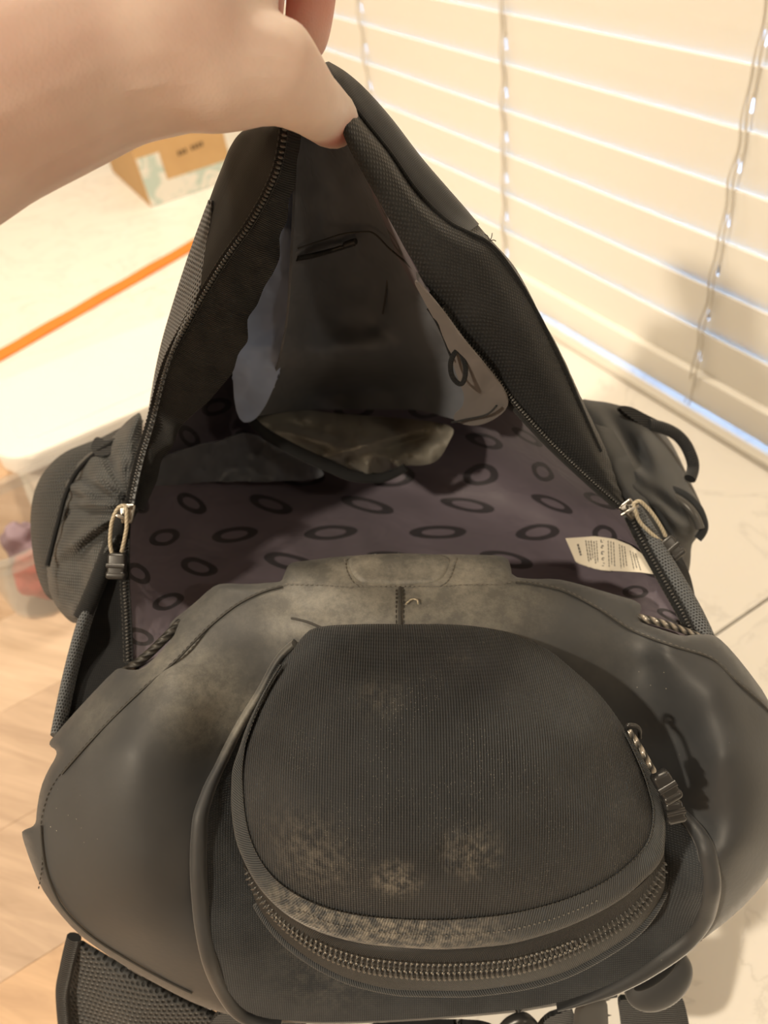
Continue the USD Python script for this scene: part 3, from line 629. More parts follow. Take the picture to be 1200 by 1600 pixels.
# ruffled black tape behind the left zip
rows = []
for (x, y, z), w in zip(zl, np.interp(np.arange(24), [0, 3, 6, 9, 12, 15, 18, 23], [18, 24, 52, 70, 84, 84, 46, 20])):
    ang = .35
    wob = 5 * math.sin(y * .21) + 3 * math.sin(y * .37 + 1)
    rows.append([(x, y, z + .0006), (x + w * .5, y + w * .25, z + .005), (x + w + wob, y + w * .42, z + .014 + .003 * math.sin(y * .2))])
part('zip_facing', net(rows, 110, 26, .0012, lambda x, y: .003 * nz(x, y, 18, 71)), 'grosgrain', label='ruffled black ribbed tape lining the left side of the zip')
rows = [[(x - 1, y, z + .0006), (x - 5, y + 3, z + .003), (x - 9, y + 6, z + .007)] for x, y, z in zr[13:]]
part('zip_facing', net(rows, 100, 10, .001), 'zip_tape')
# zips
def zipper(line, tape_dx, mat, pitch=.0021, size=(.0007, .0012, .0010), lift=.0008):
    l = spl(line, 60); t = np.gradient(l[:, :2], axis=0); t /= np.linalg.norm(t, axis=1, keepdims=True); nrm = np.stack([-t[:, 1], t[:, 0]], 1)
    a = l.copy(); b = l.copy(); a[:, :2] += nrm * tape_dx[0]; b[:, :2] += nrm * tape_dx[1]; a[:, 2] -= .0008; b[:, 2] -= .0002
    tp = part('zip_tape', net(np.stack([a, (a + b) / 2, b], 1), 90, 8, .0009), 'zip_tape')
    part('zip_teeth', along(l - [0, 0, .0012], pitch, size, lift=lift), mat, tp, kind='stuff', smooth=True)
    part('stitching', along(b - [0, 0, .0012], .0026, (.0009, .0003, .0003), lift=.0003), 'thread', tp, kind='stuff', smooth=True)
zipper(ZL, (-4, 9), 'coil')
zipper(ZR[5:], (-9, 4), 'coil')
zipper(ZL2, (-7, 7), 'coil')
zipper(ZR2, (-7, 9), 'coil')
# strips of mesh piping beside the lower zips
part('mesh_piping', tube([(192, 838, .462), (176, 868, .460), (157, 905, .457), (134, 965, .450), (113, 1040, .440), (98, 1108, .428), (90, 1150, .420)], np.linspace(.0042, .0034, 80), .006, n=80, k=14), 'piping_mesh', label='mesh-covered edge piping left of the lower zip')
part('mesh_piping', tube([(985, 795, .474), (1008, 830, .470), (1032, 872, .462), (1060, 920, .452), (1082, 960, .443), (1100, 1000, .432), (1112, 1030, .424)], [.0062] * 80, .007, n=80, k=14), 'piping_mesh', label='mesh-covered edge piping right of the lower zip')
gl_ = [(206, 800), (203, 900), (205, 1000), (208, 1070), (150, 1130), (90, 1180), (92, 1140), (122, 1040), (150, 950), (178, 870)]
part('side_gusset', sheet(gl_, [(206, 800, .464), (203, 900, .456), (208, 1060, .436), (92, 1160, .426), (122, 1040, .446), (150, 950, .456), (165, 1000, .458)], .0016, 7), 'gusset')
gr_ = [(985, 795), (1040, 900), (1085, 990), (1112, 1010), (1085, 940), (1045, 860), (1010, 815)]
part('side_gusset', sheet(gr_, [(985, 795, .474), (1040, 900, .459), (1085, 990, .437), (1112, 1010, .432), (1045, 860, .468)], .0016, 7), 'gusset')

# ---- the rubbery front panel
flap = [(440, 909), (444, 897), (452, 879), (470, 877), (542, 868), (620, 866), (702, 866), (760, 867), (792, 869), (798, 884), (800, 901), (830, 905), (868, 904), (900, 911), (950, 926), (1002, 941), (1001, 955), (996, 969), (1010, 976), (1040, 986), (1066, 994), (1082, 992), (1112, 990), (1130, 1002), (1160, 1036), (1200, 1090), (1232, 1160), (1245, 1230), (1240, 1300), (1215, 1350), (1188, 1388), (1150, 1428), (1085, 1478), (1010, 1514), (950, 1548), (850, 1578), (700, 1592), (560, 1600), (470, 1600), (380, 1592), (325, 1576), (290, 1562), (208, 1518), (160, 1487), (120, 1458), (85, 1418), (62, 1383), (45, 1340), (33, 1302), (36, 1297), (56, 1290), (57, 1268), (63, 1232), (74, 1205), (88, 1182), (89, 1172), (74, 1164), (84, 1150), (130, 1098), (178, 1048), (188, 1043), (202, 1047), (222, 1046), (248, 1022), (270, 996), (268, 985), (263, 974), (300, 946), (330, 918), (346, 911), (390, 913), (425, 910)]
FZ = [(452, 880, .434), (540, 868, .432), (700, 866, .432), (795, 870, .434), (620, 905, .424), (480, 910, .424), (770, 905, .424), (620, 950, .408), (480, 960, .410), (770, 950, .408), (600, 1010, .404), (400, 950, .417), (340, 915, .428), (265, 985, .425), (190, 1045, .416), (76, 1165, .411), (34, 1300, .410), (60, 1385, .408), (120, 1458, .412), (208, 1518, .420), (325, 1575, .427), (470, 1600, .430), (600, 1596, .428), (850, 1575, .424), (1010, 1512, .422), (1150, 1428, .418), (1215, 1350, .414), (1245, 1240, .410), (1200, 1090, .410), (1115, 992, .418), (1002, 941, .430), (900, 912, .430), (200, 1180, .378), (130, 1300, .388), (230, 1350, .380), (230, 1450, .393), (300, 1250, .388), (290, 1100, .390), (350, 1160, .409), (370, 1090, .411), (415, 1020, .415), (310, 1400, .394), (330, 1500, .402), (430, 1530, .418), (600, 1250, .418), (600, 1450, .424), (700, 1560, .424), (450, 1250, .416), (1130, 1180, .383), (1180, 1250, .389), (1120, 1080, .391), (1060, 1150, .410), (1010, 1040, .413), (920, 960, .417), (1040, 1020, .402), (1140, 1330, .388), (1090, 1400, .399), (1100, 1290, .398), (1040, 1420, .416), (950, 1300, .424), (940, 1500, .418), (880, 1000, .408), (250, 1040, .404), (150, 1130, .397), (1170, 1120, .397)]
zf = zfield(FZ, .0)
part('front_panel', sheet(flap, zf, .0032, 6.5, lambda x, y, d: .0012 * nz(x, y, 60, 81), roll=(.0045, 5), rounds=1), 'rubber', label='dusty grey-black rubbery front panel with wide rounded wings')
fp = lambda pts, dz=0.0: [(x, y, float(zf(np.array([x]), np.array([y]))[0]) + dz) for x, y in pts]
# raised edges and seams of it
part('edge_welt', tube(fp([(462, 1004), (440, 1024), (408, 1080), (372, 1140), (346, 1192), (324, 1240), (312, 1285), (310, 1350), (314, 1420), (326, 1490), (350, 1548), (385, 1588), (440, 1600)], -.001), [np.interp(k, [0, 40, 60, 105, 119], [.0022, .003, .0045, .0045, .002]) for k in range(120)], .0045, n=120, k=12), 'rubber', label='raised rubber edge left of the pocket')
part('edge_welt', tube(fp([(1052, 1262), (1082, 1290), (1104, 1330), (1111, 1380), (1103, 1425), (1076, 1465), (1030, 1500), (985, 1528), (930, 1553), (870, 1572)], -.001), [np.interp(k, [0, 20, 60, 80, 99], [.003, .005, .0055, .004, .001]) for k in range(100)], .0045, n=100, k=12), 'rubber', label='raised rubber edge right of the pocket')
def seam(pts, name='seam', w=.0006, mat='thread', dz=-.0014): return part(name, tube(fp(pts, dz), w, n=100, k=6), mat)
def stitches(pts, mat='thread', pitch=.0032, size=(.0011, .00035, .0003), dz=-.0006, parent=None): return part('stitching', along(fp(pts, dz), pitch, size), mat, parent, kind='stuff', smooth=True)
seam_l = [(95, 1208), (150, 1146), (210, 1086), (270, 1034), (330, 974), (375, 940), (420, 920), (440, 915)]
stitches(seam_l); seam([(x + 2, y + 1) for x, y in seam_l], dz=-.0007)
seam_l2 = [(60, 1390), (66, 1340), (64, 1290), (72, 1250), (95, 1208)]
seam([(64, 1290), (68, 1340), (90, 1405), (130, 1452), (215, 1508), (300, 1552)])
stitches(seam_l2)
seam_r = [(806, 908), (870, 918), (930, 946), (990, 984), (1060, 1010), (1110, 1026), (1150, 1062), (1200, 1108), (1230, 1150)]
stitches(seam_r, 'pale_thread'); seam([(x, y + 2) for x, y in seam_r], dz=-.0007)
top_l = [(444, 912), (500, 914), (550, 917), (600, 916), (690, 916), (720, 914), (780, 913), (800, 909)]
stitches(top_l, 'pale_thread', .0028)
tab = [(541, 870), (543, 884), (549, 900), (560, 912), (580, 914), (680, 914), (694, 908), (703, 892), (708, 868)]
tp_ = part('raised_tab', sheet([(543, 868), (546, 886), (552, 901), (564, 911), (590, 913), (672, 913), (690, 906), (700, 892), (705, 867), (620, 864)], lambda x, y: zf(x, y) - .0022, .003, 5, roll=(.0025, 3)), 'rubber', label='raised rubber tab on the top edge')
stitches([(x - 3 * (x < 600) + 3 * (x > 640), y + 2) for x, y in tab], 'pale_thread', .0026, parent=tp_)
for dx in (-6, 6): stitches([(625 + dx, 920), (625 + dx, 950), (625 + dx, 976)], 'thread', .0026)
seam([(625, 918), (625, 950), (625, 978)], w=.0009)
part('crease', tube(fp([(455, 966), (480, 972), (505, 982), (520, 986)], -.0006), .0006, n=30, k=6), 'thread')
stitches([(308, 1290), (304, 1330), (303, 1390), (308, 1440), (318, 1500), (340, 1550)], 'thread', .003)
stitches([(1116, 1330), (1122, 1380), (1114, 1430), (1090, 1466)], 'thread', .003)
part('loose_thread', tube(fp([(634, 944), (638, 940), (645, 936), (652, 938), (653, 944)], -.0022), .0004, n=30, k=6), 'tan_cord', label='pale loose thread')
# steel cords showing in the notches
part('cord', tube([(190, 1052, .426), (225, 1028, .424), (255, 1000, .424), (282, 972, .430)], .0026, n=40), 'dark_cable', label='dark twisted cord in the left notch')
part('cord', tube([(985, 962, .430), (1020, 970, .425), (1050, 979, .424), (1094, 996, .424)], .0021, n=40), 'cable', label='twisted grey steel cord in the right notch')

# ---- domed pocket on the front panel
lidz = [(640, 978, .392), (540, 980, .394), (480, 986, .396), (740, 980, .392), (800, 992, .392), (870, 1026, .388), (920, 1068, .384), (960, 1112, .380), (1000, 1190, .376), (1030, 1270, .374), (455, 1022, .392), (420, 1080, .386), (393, 1135, .382), (375, 1185, .378), (366, 1240, .374), (370, 1300, .370), (400, 1370, .363), (470, 1430, .357), (560, 1462, .355), (700, 1472, .354), (850, 1448, .356), (950, 1410, .361), (1010, 1360, .367), (1038, 1310, .371),
        (640, 1040, .356), (540, 1060, .356), (780, 1050, .356), (870, 1110, .352), (470, 1140, .352), (640, 1150, .333), (780, 1180, .331), (520, 1220, .336), (900, 1220, .342), (700, 1270, .326), (560, 1310, .331), (850, 1310, .335), (700, 1370, .331), (430, 1270, .349), (980, 1280, .353), (480, 1360, .344), (600, 1405, .339), (800, 1395, .338), (920, 1360, .346), (440, 1200, .350), (930, 1140, .356)]
lz = zfield(lidz)
lid_o = [(456, 1018), (470, 998), (486, 984), (520, 979), (580, 978), (640, 977), (700, 978), (750, 980), (800, 990), (838, 1006), (872, 1026), (900, 1050), (925, 1072), (950, 1100), (972, 1132), (995, 1172), (1012, 1210), (1026, 1250), (1036, 1290), (1039, 1320), (1022, 1346), (995, 1376), (955, 1408), (900, 1434), (840, 1454), (770, 1468), (700, 1474), (630, 1472), (560, 1464), (505, 1448), (462, 1428), (425, 1398), (398, 1366), (378, 1328), (368, 1290), (364, 1248), (368, 1210), (376, 1180), (386, 1150), (398, 1120), (412, 1090), (430, 1056)]
pk = part('pocket_lid', sheet(lid_o, lz, .03, 6.0, lambda x, y, d: .0022 * bump_at(x, y, 695, 1335, 14, 34, .1) - .0016 * bump_at(x, y, 720, 1310, 14, 10) + .0012 * nz(x, y, 120, 91) + .0008 * nz(x, y, 50, 92), roll=(.006, 7), rounds=1), 'pocket_twill', label='domed black twill pocket front with pale dust marks')
lp_ = lambda pts, dz=0.0: [(x, y, float(lz(np.array([x]), np.array([y]))[0]) + dz) for x, y in pts]
# ribbed band round the rim of the dome
inner = [(440, 1040), (408, 1098), (392, 1138), (382, 1170), (378, 1210), (380, 1250), (386, 1292), (400, 1332), (428, 1372), (470, 1402), (520, 1422), (590, 1434), (680, 1438), (770, 1432), (850, 1416), (930, 1386), (985, 1348), (1016, 1308), (1022, 1270), (1014, 1232), (998, 1190), (978, 1146)]
outer = [(438, 1038), (404, 1096), (385, 1136), (374, 1168), (362, 1210), (361, 1252), (366, 1300), (382, 1346), (412, 1394), (458, 1434), (520, 1462), (590, 1476), (690, 1482), (780, 1476), (855, 1458), (940, 1422), (1000, 1380), (1038, 1328), (1040, 1284), (1030, 1236), (1008, 1188), (982, 1144)]
inn, out = np.array(lp_(inner, -.0012)), np.array(lp_(outer, 0)); out[:, 2] = np.array([.389, .385, .383, .381, .377, .374, .369, .364, .359, .355, .353, .352, .351, .352, .353, .357, .361, .367, .373, .377, .379, .381])
rows = [[a, a * .5 + b * .5 - [0, 0, .0018], b - [0, 0, .0012], b + [0, 2, .004]] for a, b in zip(inn, out)]
part('rim_band', net(rows, 140, 14, .0015), 'band_twill', pk, label='ribbed tape round the rim of the pocket')
part('stitching', along(inn - [0, 0, .0006], .0021, (.0008, .0003, .0003)), 'thread', pk, kind='stuff', smooth=True)
part('stitching', along((inn * .45 + out * .55)[9:-6] - [0, 0, .0024], .0024, (.0006, .0004, .0003)), 'pale_thread', pk, kind='stuff', smooth=True)
# side wall: zip with two coils
wall0 = [(x, y, z + .003) for x, y, z in out[6:-3]]
zp1 = [(385, 1356, .372), (412, 1402, .368), (458, 1446, .364), (520, 1482, .362), (590, 1500, .361), (690, 1507, .360), (780, 1502, .361), (855, 1485, .362), (935, 1450, .366), (1000, 1402, .371), (1038, 1340, .377)]
zp2 = [(388, 1372, .380), (418, 1422, .378), (462, 1466, .376), (522, 1502, .374), (592, 1522, .373), (690, 1530, .372), (782, 1524, .373), (858, 1507, .374), (938, 1472, .378), (1004, 1424, .383), (1040, 1362, .388)]
zp3 = [(400, 1410, .398), (440, 1464, .396), (500, 1508, .394), (560, 1534, .392), (640, 1548, .391), (720, 1549, .391), (800, 1541, .392), (868, 1525, .393), (945, 1488, .396), (1008, 1440, .400), (1038, 1390, .404)]
o2 = spl(np.array(wall0), 11)
rows = [[a, b, (b + np.array(c)) / 2 + [0, 0, .0005], c, d] for a, b, c, d in zip(o2, np.array(zp1), np.array(zp2), np.array(zp3))]
zt_ = part('zip_tape', net(rows, 140, 24, .0015), 'zip_tape', label='zip tape round the lower side of the pocket')
def coil(line, mat, pitch=.0026, size=(.0008, .0021, .0013)):
    return part('zip_teeth', along(np.array(spl(line, 80)) - [0, 0, .0012], pitch, size), mat, zt_, kind='stuff', smooth=True)
def bead(line, k0, k1, mat, size=(.0008, .0008, .0008), pitch=.0026):
    return part('zip_teeth', along(np.array(spl(line, 80))[k0:k1] - [0, 0, .0012], pitch, size), mat, zt_, kind='stuff', smooth=True)
simple('coil_shine', (.20, .195, .185), .25, .7)
za, zb = np.array(zp1), np.array(zp2)
coil(za * .8 + zb * .2, 'coil'); coil(za * .25 + zb * .75, 'coil')
bead(za - [0, 0, .0012], 16, 60, 'coil_shine'); bead(za * .45 + zb * .55 - [0, 0, .001], 8, 62, 'coil_shine', (.0009, .0009, .0009)); bead(zb, 6, 56, 'coil_shine', (.0009, .0009, .0009))
z3 = np.array(zp3); bead(z3 - [0, 8, .001], 26, 36, 'coil_shine', (.001, .0007, .0006), .0032); bead(z3 - [0, 8, .001], 38, 48, 'coil_shine', (.001, .0007, .0006), .0032); bead(z3 - [0, 8, .001], 58, 68, 'coil_shine', (.001, .0007, .0006), .0032)
part('lower_binding', tube([(x, y + 2, z) for x, y, z in zp3], .0022, .002, n=100), 'band_twill')
base = [(440, 1024), (408, 1082), (372, 1142), (348, 1192), (326, 1240), (314, 1285), (312, 1350), (316, 1420), (330, 1490), (352, 1545), (388, 1588), (470, 1597), (560, 1597), (700, 1589), (850, 1574), (945, 1544), (1000, 1512), (1060, 1478), (1098, 1424), (1106, 1380), (1100, 1332), (1080, 1295), (1050, 1262), (1000, 1170), (900, 1060), (700, 990), (500, 990)]
part('pocket_base', sheet(base, lambda x, y: zf(x, y) - .0028 - .006 * np.exp(-((y - 1560) / 50) ** 2) * np.exp(-((x - 650) / 300) ** 2), .004, 7, lambda x, y, d: .001 * nz(x, y, 40, 95)), 'base_fabric', label='black fabric base between the pocket and the rubber edge')

# ---- zip pulls
def tube_w(v, w, **k): return tubew(np.asarray(v), w, **k)
def clip(c, ax, L, w, d):
    """Black cord-end clip centred on pixel point c, long axis along picture angle ax."""
    ca, sa = math.cos(ax), math.sin(ax); A = M @ [ca, sa, 0]; B = M @ [-sa, ca, 0]; C = M @ [0, 0, 1.0]; o = P(*c)
    body = rbox((-L, -w, -d), (L, w, d), d * .55, 8); fl = rbox((L * .35, -w * 1.12, -d * 1.1), (L * .98, w * 1.12, d * 1.1), d * .5, 8); fr = rbox((-L * 1.02, -w * .86, -d * .9), (-L * .5, w * .86, d * .9), d * .5, 8)
    rib = trimesh.creation.cylinder(d * .5, w * 2.05, sections=16); rib.apply_transform(trimesh.transformations.rotation_matrix(math.pi / 2, [1, 0, 0])); rib.apply_translation((-L * .05, 0, -d * .75))
    m = trimesh.util.concatenate([body, fl, fr, rib]); m.vertices = o + m.vertices[:, :1] * A + m.vertices[:, 1:2] * B + m.vertices[:, 2:] * C
    return m
def slider(c, ax, s=1.0):
    ca, sa = math.cos(ax), math.sin(ax); A = M @ [ca, sa, 0]; B = M @ [-sa, ca, 0]; C = M @ [0, 0, 1.0]; o = P(*c)
    wings = manifold3d.Manifold.batch_hull([manifold3d.Manifold.sphere(.0014, 10).translate(p) for p in ((-.0045, -.0034, 0), (-.0045, .0034, 0), (.0042, -.0021, 0), (.0042, .0021, 0))])
    v, f, _ = arr(wings); m1 = trimesh.Trimesh(v, f, process=False)
    br = tubew(np.array([[-.0035, 0, -.001], [-.002, 0, -.0036], [.001, 0, -.0042], [.0035, 0, -.003], [.0042, 0, -.001]]), .0009, k=8); v, f, _ = arr(br)
    m = trimesh.util.concatenate([m1, trimesh.Trimesh(v, f, process=False)]); v = m.vertices * s
    m.vertices = o + v[:, :1] * A + v[:, 1:2] * B + v[:, 2:] * C
    return m
zpull = part('zip_pull', slider((199, 803, .452), 1.6, 1.05), 'dark_metal', label='metal slider of the left zip')
part('pull_bar', tube([(177, 803, .446), (184, 806, .4445), (196, 810, .445)], .0011, n=20), 'dark_metal', zpull)
part('cord_loop', tube([(175, 865, .447), (172, 845, .446), (174, 820, .445), (179, 804, .4445), (187, 792, .444), (194, 790, .444), (198, 800, .4435), (198, 820, .444), (195, 840, .445), (190, 862, .447)], .00115, n=90), 'tan_cord', zpull, label='beige cord loop')
part('cord_clip', clip((183, 885, .445), 1.62, .0078, .0052, .0032), 'black_plastic', zpull, label='glossy black clip on the cord')
zpull = part('zip_pull', slider((984, 797, .463), .9, 1.05), 'dark_metal', label='metal slider of the right zip')
part('pull_bar', tube([(971, 804, .458), (983, 798, .4565), (997, 790, .457)], .0011, n=20), 'dark_metal', zpull)
part('cord_loop', tube([(1036, 848, .463), (1016, 832, .461), (999, 814, .459), (993, 800, .457), (990, 788, .4565), (998, 783, .4565), (1010, 792, .458), (1026, 812, .460), (1040, 838, .463)], .00115, n=90), 'tan_cord', zpull, label='grey-beige cord loop')
part('cord_clip', clip((1050, 856, .463), .88, .0075, .0045, .003), 'black_plastic', zpull, label='glossy black clip on the cord')
zpull = part('zip_pull', tube([(983, 1144, .377), (979, 1138, .374), (982, 1133, .372), (992, 1134, .372), (1000, 1142, .374), (1000, 1152, .377)], .0012, n=40), 'black_plastic', label='black eyelet of the pocket zip pull')
part('pull_cable', tube([(984, 1142, .372), (994, 1158, .368), (1006, 1178, .364), (1022, 1206, .363)], .0015, n=40), 'cable', zpull, label='twisted steel cable of the pocket pull')
part('cord_clip', clip((1040, 1228, .366), 1.05, .0078, .0046, .0036), 'black_plastic', zpull)
part('cord_clip', clip((1052, 1266, .372), 1.35, .0058, .0046, .0036), 'black_plastic', zpull)

# ---- care label
lab = [(884, 841), (930, 838), (960, 842), (985, 852), (1004, 866), (1022, 897), (1000, 894), (960, 892), (930, 889), (900, 878)]
LBZ = [(884, 841, .492), (900, 878, .486), (950, 840, .486), (950, 890, .480), (1004, 866, .468), (1022, 897, .456), (975, 870, .474)]
lbz = zfield(LBZ)
cl = part('care_label', sheet(lab, lambda x, y: lbz(x, y), .0006, 4, lambda x, y, d: .003 * np.sin((x - 884) / 22), rounds=0), 'tag_cloth', label='off-white printed care label sewn beside the right zip')
def lbp(u, v): # label coordinates: u along its length, v across
    a0, a1 = np.array([888., 842.]), np.array([903., 877.]); m0, m1 = np.array([950., 842.]), np.array([952., 889.]); b0, b1 = np.array([1000., 866.]), np.array([1016., 895.])
    top = a0 * (1 - u) * (1 - 2 * u) + m0 * 4 * u * (1 - u) + b0 * u * (2 * u - 1); bot = a1 * (1 - u) * (1 - 2 * u) + m1 * 4 * u * (1 - u) + b1 * u * (2 * u - 1)
    p = top * (1 - v) + bot * v
    return (p[0], p[1], float(lbz(np.array([p[0]]), np.array([p[1]]))[0]) + .003 * math.sin((p[0] - 884) / 22) - .0004)
ms = []
for u, v0, v1, w in [(.09, .25, .72, .0005)] + [(.20 + .035 * k, .12 + .02 * (k % 2), .9 - .07 * (k % 3), .00028) for k in range(5)] + [(.50 + .038 * k, .06, .93 - .05 * ((k * 2) % 3), .00026) for k in range(3)] + [(.66 + .038 * k, .08, .92 - .06 * (k % 3), .00026) for k in range(3)] + [(.82 + .04 * k, .15, .9 - .08 * (k % 2), .00024) for k in range(3)]:
    v = v0
    while v < v1:
        l = .05 + .07 * rng.random(); e = min(v + l, v1)
        ms.append(tube([lbp(u, v), lbp(u, (v + e) / 2), lbp(u, e)], w, .00012, n=4, k=4)); v = e + .025
for k, v in enumerate((.1, .29, .5, .7, .88)):          # the five care signs
    c = np.array(lbp(.42, v)); r_ = 2.1
    for a in ([(-1, -1), (-1, 1), (1, 1), (1, -1)], [(-1, 1), (1, 1), (0, -1), (-1, 1)], [(-1, -1), (1, -1), (1, 1), (-1, 1), (-1, -1)], [(-1, 0), (0, 1), (1, 0), (0, -1), (-1, 0)], [(-1, 1), (1, 1), (.6, -1), (-.4, -1)])[k:k + 1]:
        ms.append(tube([tuple(c + [x * r_, y * r_, 0]) for x, y in a], .00022, .00012, n=12, k=4))
part('print', merge(ms), 'print_ink', cl, kind='stuff')

# ---- left side pocket, gathered mesh
def lump(a, *gs):
    return lambda x, y, d: sum(g_[5] * bump_at(x, y, *g_[:5]) for g_ in gs) + a
sp1 = [(224, 650), (205, 660), (180, 672), (158, 684), (130, 694), (104, 704), (80, 722), (58, 752), (48, 790), (47, 830), (53, 880), (62, 912), (74, 935), (90, 940), (110, 900), (150, 800), (212, 720)]
part('side_pocket_mesh', sheet(sp1, [(224, 650, .50), (158, 684, .525), (104, 704, .53), (58, 752, .528), (47, 830, .518), (74, 935, .50), (150, 800, .49), (90, 800, .50)], .004, 6, lambda x, y, d: .004 * nz(x, y, 26, 101), roll=(.016, 10)), 'side_mesh', label='dark mesh outer layer of the left side pocket')
def gather(x, y):
    dx, dy = x - 206, y - 792; r = np.hypot(dx, dy); a = np.arctan2(dy, -dx)
    w = np.clip((r - 8) / 55, 0, 1) * np.clip(1.35 - r / 190, .25, 1)
    return .0062 * w * np.sin(9.5 * a + 3.2 * nz(x, y, 55, 105) * 2 + .6) + .0028 * w * np.sin(21 * a + 6 * nz(x, y, 40, 106)) + .008 * nz(x, y, 34, 103) + .004 * nz(x, y, 13, 104)
sp2 = [(224, 640), (205, 652), (188, 668), (170, 690), (140, 706), (115, 730), (97, 768), (84, 810), (74, 850), (72, 890), (76, 925), (92, 955), (118, 979), (136, 960), (150, 925), (170, 880), (196, 815), (210, 780), (220, 720)]
folds = [(150, 800, 16, 52, .35, -.008), (120, 850, 14, 60, .2, -.008), (166, 760, 12, 48, -.7, -.008), (140, 770, 12, 50, -.35, .006), (108, 905, 30, 14, .3, -.008), (126, 880, 10, 42, .3, .007), (160, 830, 10, 32, .5, .006), (185, 735, 26, 10, .5, -.005), (95, 880, 34, 8, .4, .006), (180, 700, 10, 34, .7, .005), (140, 730, 8, 40, .9, -.004)]
part('side_pocket', sheet(sp2, [(224, 640, .484), (188, 668, .500), (115, 730, .508), (74, 850, .502), (76, 925, .49), (118, 979, .466), (150, 925, .452), (196, 815, .452), (210, 780, .458), (220, 700, .466), (140, 820, .466), (170, 740, .472), (110, 880, .474)], .003, 4.5, lambda x, y, d: gather(x, y), roll=(.014, 8)), 'side_nylon', label='rumpled grey-black nylon of the left side pocket')
part('pocket_binding', tube([(176, 692, .497), (150, 708, .500), (120, 738, .5), (102, 775, .496), (90, 820, .49), (80, 860, .486), (74, 885, .482)], [.0016] * 60, n=60), 'gusset')
part('strap_loop', sheet([(140, 706), (146, 684), (156, 682), (164, 690), (182, 682), (186, 700), (160, 716)], [(140, 706, .500), (156, 684, .506), (186, 690, .494), (165, 714, .492)], .002, 4), 'webbing')
part('zip_ridge', tube([(204, 790, .455), (184, 830, .457), (164, 880, .454), (148, 920, .451), (128, 965, .450)], .0055, .005, n=50), 'grosgrain')
# ---- right side pockets
rs_ = [(905, 622), (925, 626), (948, 628), (985, 638), (1015, 652), (1035, 672), (1055, 700), (1075, 745), (1090, 775), (1100, 800), (1099, 822), (1088, 842), (1080, 850), (1079, 880), (1074, 905), (1066, 928), (1040, 900), (1005, 840), (968, 788), (930, 720), (905, 660)]
rf = [(985, 700, 14, 70, -.55, .012), (960, 690, 12, 60, -.5, -.006), (1010, 760, 18, 60, -.9, -.010), (985, 742, 46, 9, .8, .010), (1045, 790, 40, 9, .75, .010), (1060, 815, 44, 12, .7, -.006), (1030, 840, 14, 50, -.55, .008), (1050, 880, 14, 40, -.4, -.008), (1010, 690, 20, 30, -.5, -.008)]
part('side_pocket', sheet(rs_, [(905, 622, .50), (985, 640, .515), (1035, 672, .52), (1075, 745, .515), (1100, 800, .505), (1080, 855, .495), (1066, 925, .47), (1005, 840, .472), (968, 788, .472), (930, 720, .468), (1020, 740, .485), (1050, 840, .478)], .003, 5, lambda x, y, d: lump(0, *rf)(x, y, d) + .004 * nz(x, y, 30, 113), roll=(.016, 9)), 'softshell', label='smooth black right side pocket')
part('side_panel', net([[(905, 640, .468), (925, 660, .462), (955, 668, .478)], [(920, 690, .462), (945, 710, .462), (985, 720, .478)], [(945, 735, .465), (975, 765, .466), (1010, 780, .476)], [(985, 795, .476), (1030, 850, .468), (1060, 860, .474)], [(1040, 890, .463), (1065, 925, .458), (1080, 905, .470)], [(1085, 965, .446), (1098, 990, .440), (1090, 960, .450)]], 40, 20, .002, lambda x, y: .006 * nz(x, y, 30, 117)), 'softshell')
part('pocket_zip', tube([(1042, 772, .496), (1066, 784, .493), (1086, 806, .490), (1094, 826, .490)], .0030, .003, n=50), 'coil', label='curved zip on the right side pocket')
part('pocket_welt', tube([(1050, 764, .497), (1074, 776, .494), (1094, 800, .492), (1100, 822, .493), (1090, 842, .495)], .0028, .003, n=50), 'softshell')
part('webbing_tab', sheet([(962, 634), (985, 634), (1010, 648), (1032, 658), (1031, 668), (1014, 672), (990, 656)], [(962, 634, .505), (1032, 660, .515), (1014, 672, .510), (985, 636, .51)], .003, 4), 'webbing', label='frayed black webbing tab on the right side')
part('grab_loop', tube([(1014, 664, .512), (1034, 668, .514), (1058, 680, .518), (1076, 704, .52), (1083, 728, .52), (1078, 748, .516)], .0042, .0035, n=60, k=12), 'webbing', label='black webbing loop on the right side')

# ---- straps and buckles below the front panel
mp = [(118, 1462), (150, 1482), (208, 1516), (290, 1560), (360, 1590), (360, 1640), (90, 1640), (90, 1590), (93, 1550), (104, 1515)]
part('lower_mesh', sheet(mp, [(118, 1462, .440), (208, 1516, .446), (350, 1590, .452), (90, 1640, .485), (93, 1550, .47), (220, 1590, .455), (360, 1640, .47)], .003, 6, lambda x, y, d: .005 * nz(x, y, 34, 121), roll=(.01, 8)), 'spacer_mesh', label='black spacer mesh on the lower left side')
part('edge_webbing', tube([(116, 1464, .446), (104, 1515, .455), (98, 1550, .462), (100, 1585, .468), (108, 1640, .478)], .0045, .003, n=40), 'webbing')
part('side_strap', sheet([(330, 1572), (480, 1592), (480, 1640), (330, 1640)], [(330, 1575, .44), (480, 1592, .445), (480, 1640, .46), (330, 1640, .46)], .003, 8), 'webbing')
def disc(c, rx, ry, ang, d=.010):
    m = trimesh.creation.icosphere(4); v = m.vertices.copy(); v[:, 2] = np.sign(v[:, 2]) * abs(v[:, 2]) ** .8; v *= [rx, ry, d]
    ca, sa = math.cos(ang), math.sin(ang); A = M @ [ca, sa, 0]; B = M @ [-sa, ca, 0]; C = M @ [0, 0, 1.0]
    return trimesh.Trimesh(P(*c) + v[:, :1] * A + v[:, 1:2] * B + v[:, 2:] * C, m.faces, process=False)
sg = part('strap_guard', disc((1028, 1530, .438), .0215, .0145, -.62, .011), 'rubber', label='oval rubber strap guard at the lower right')
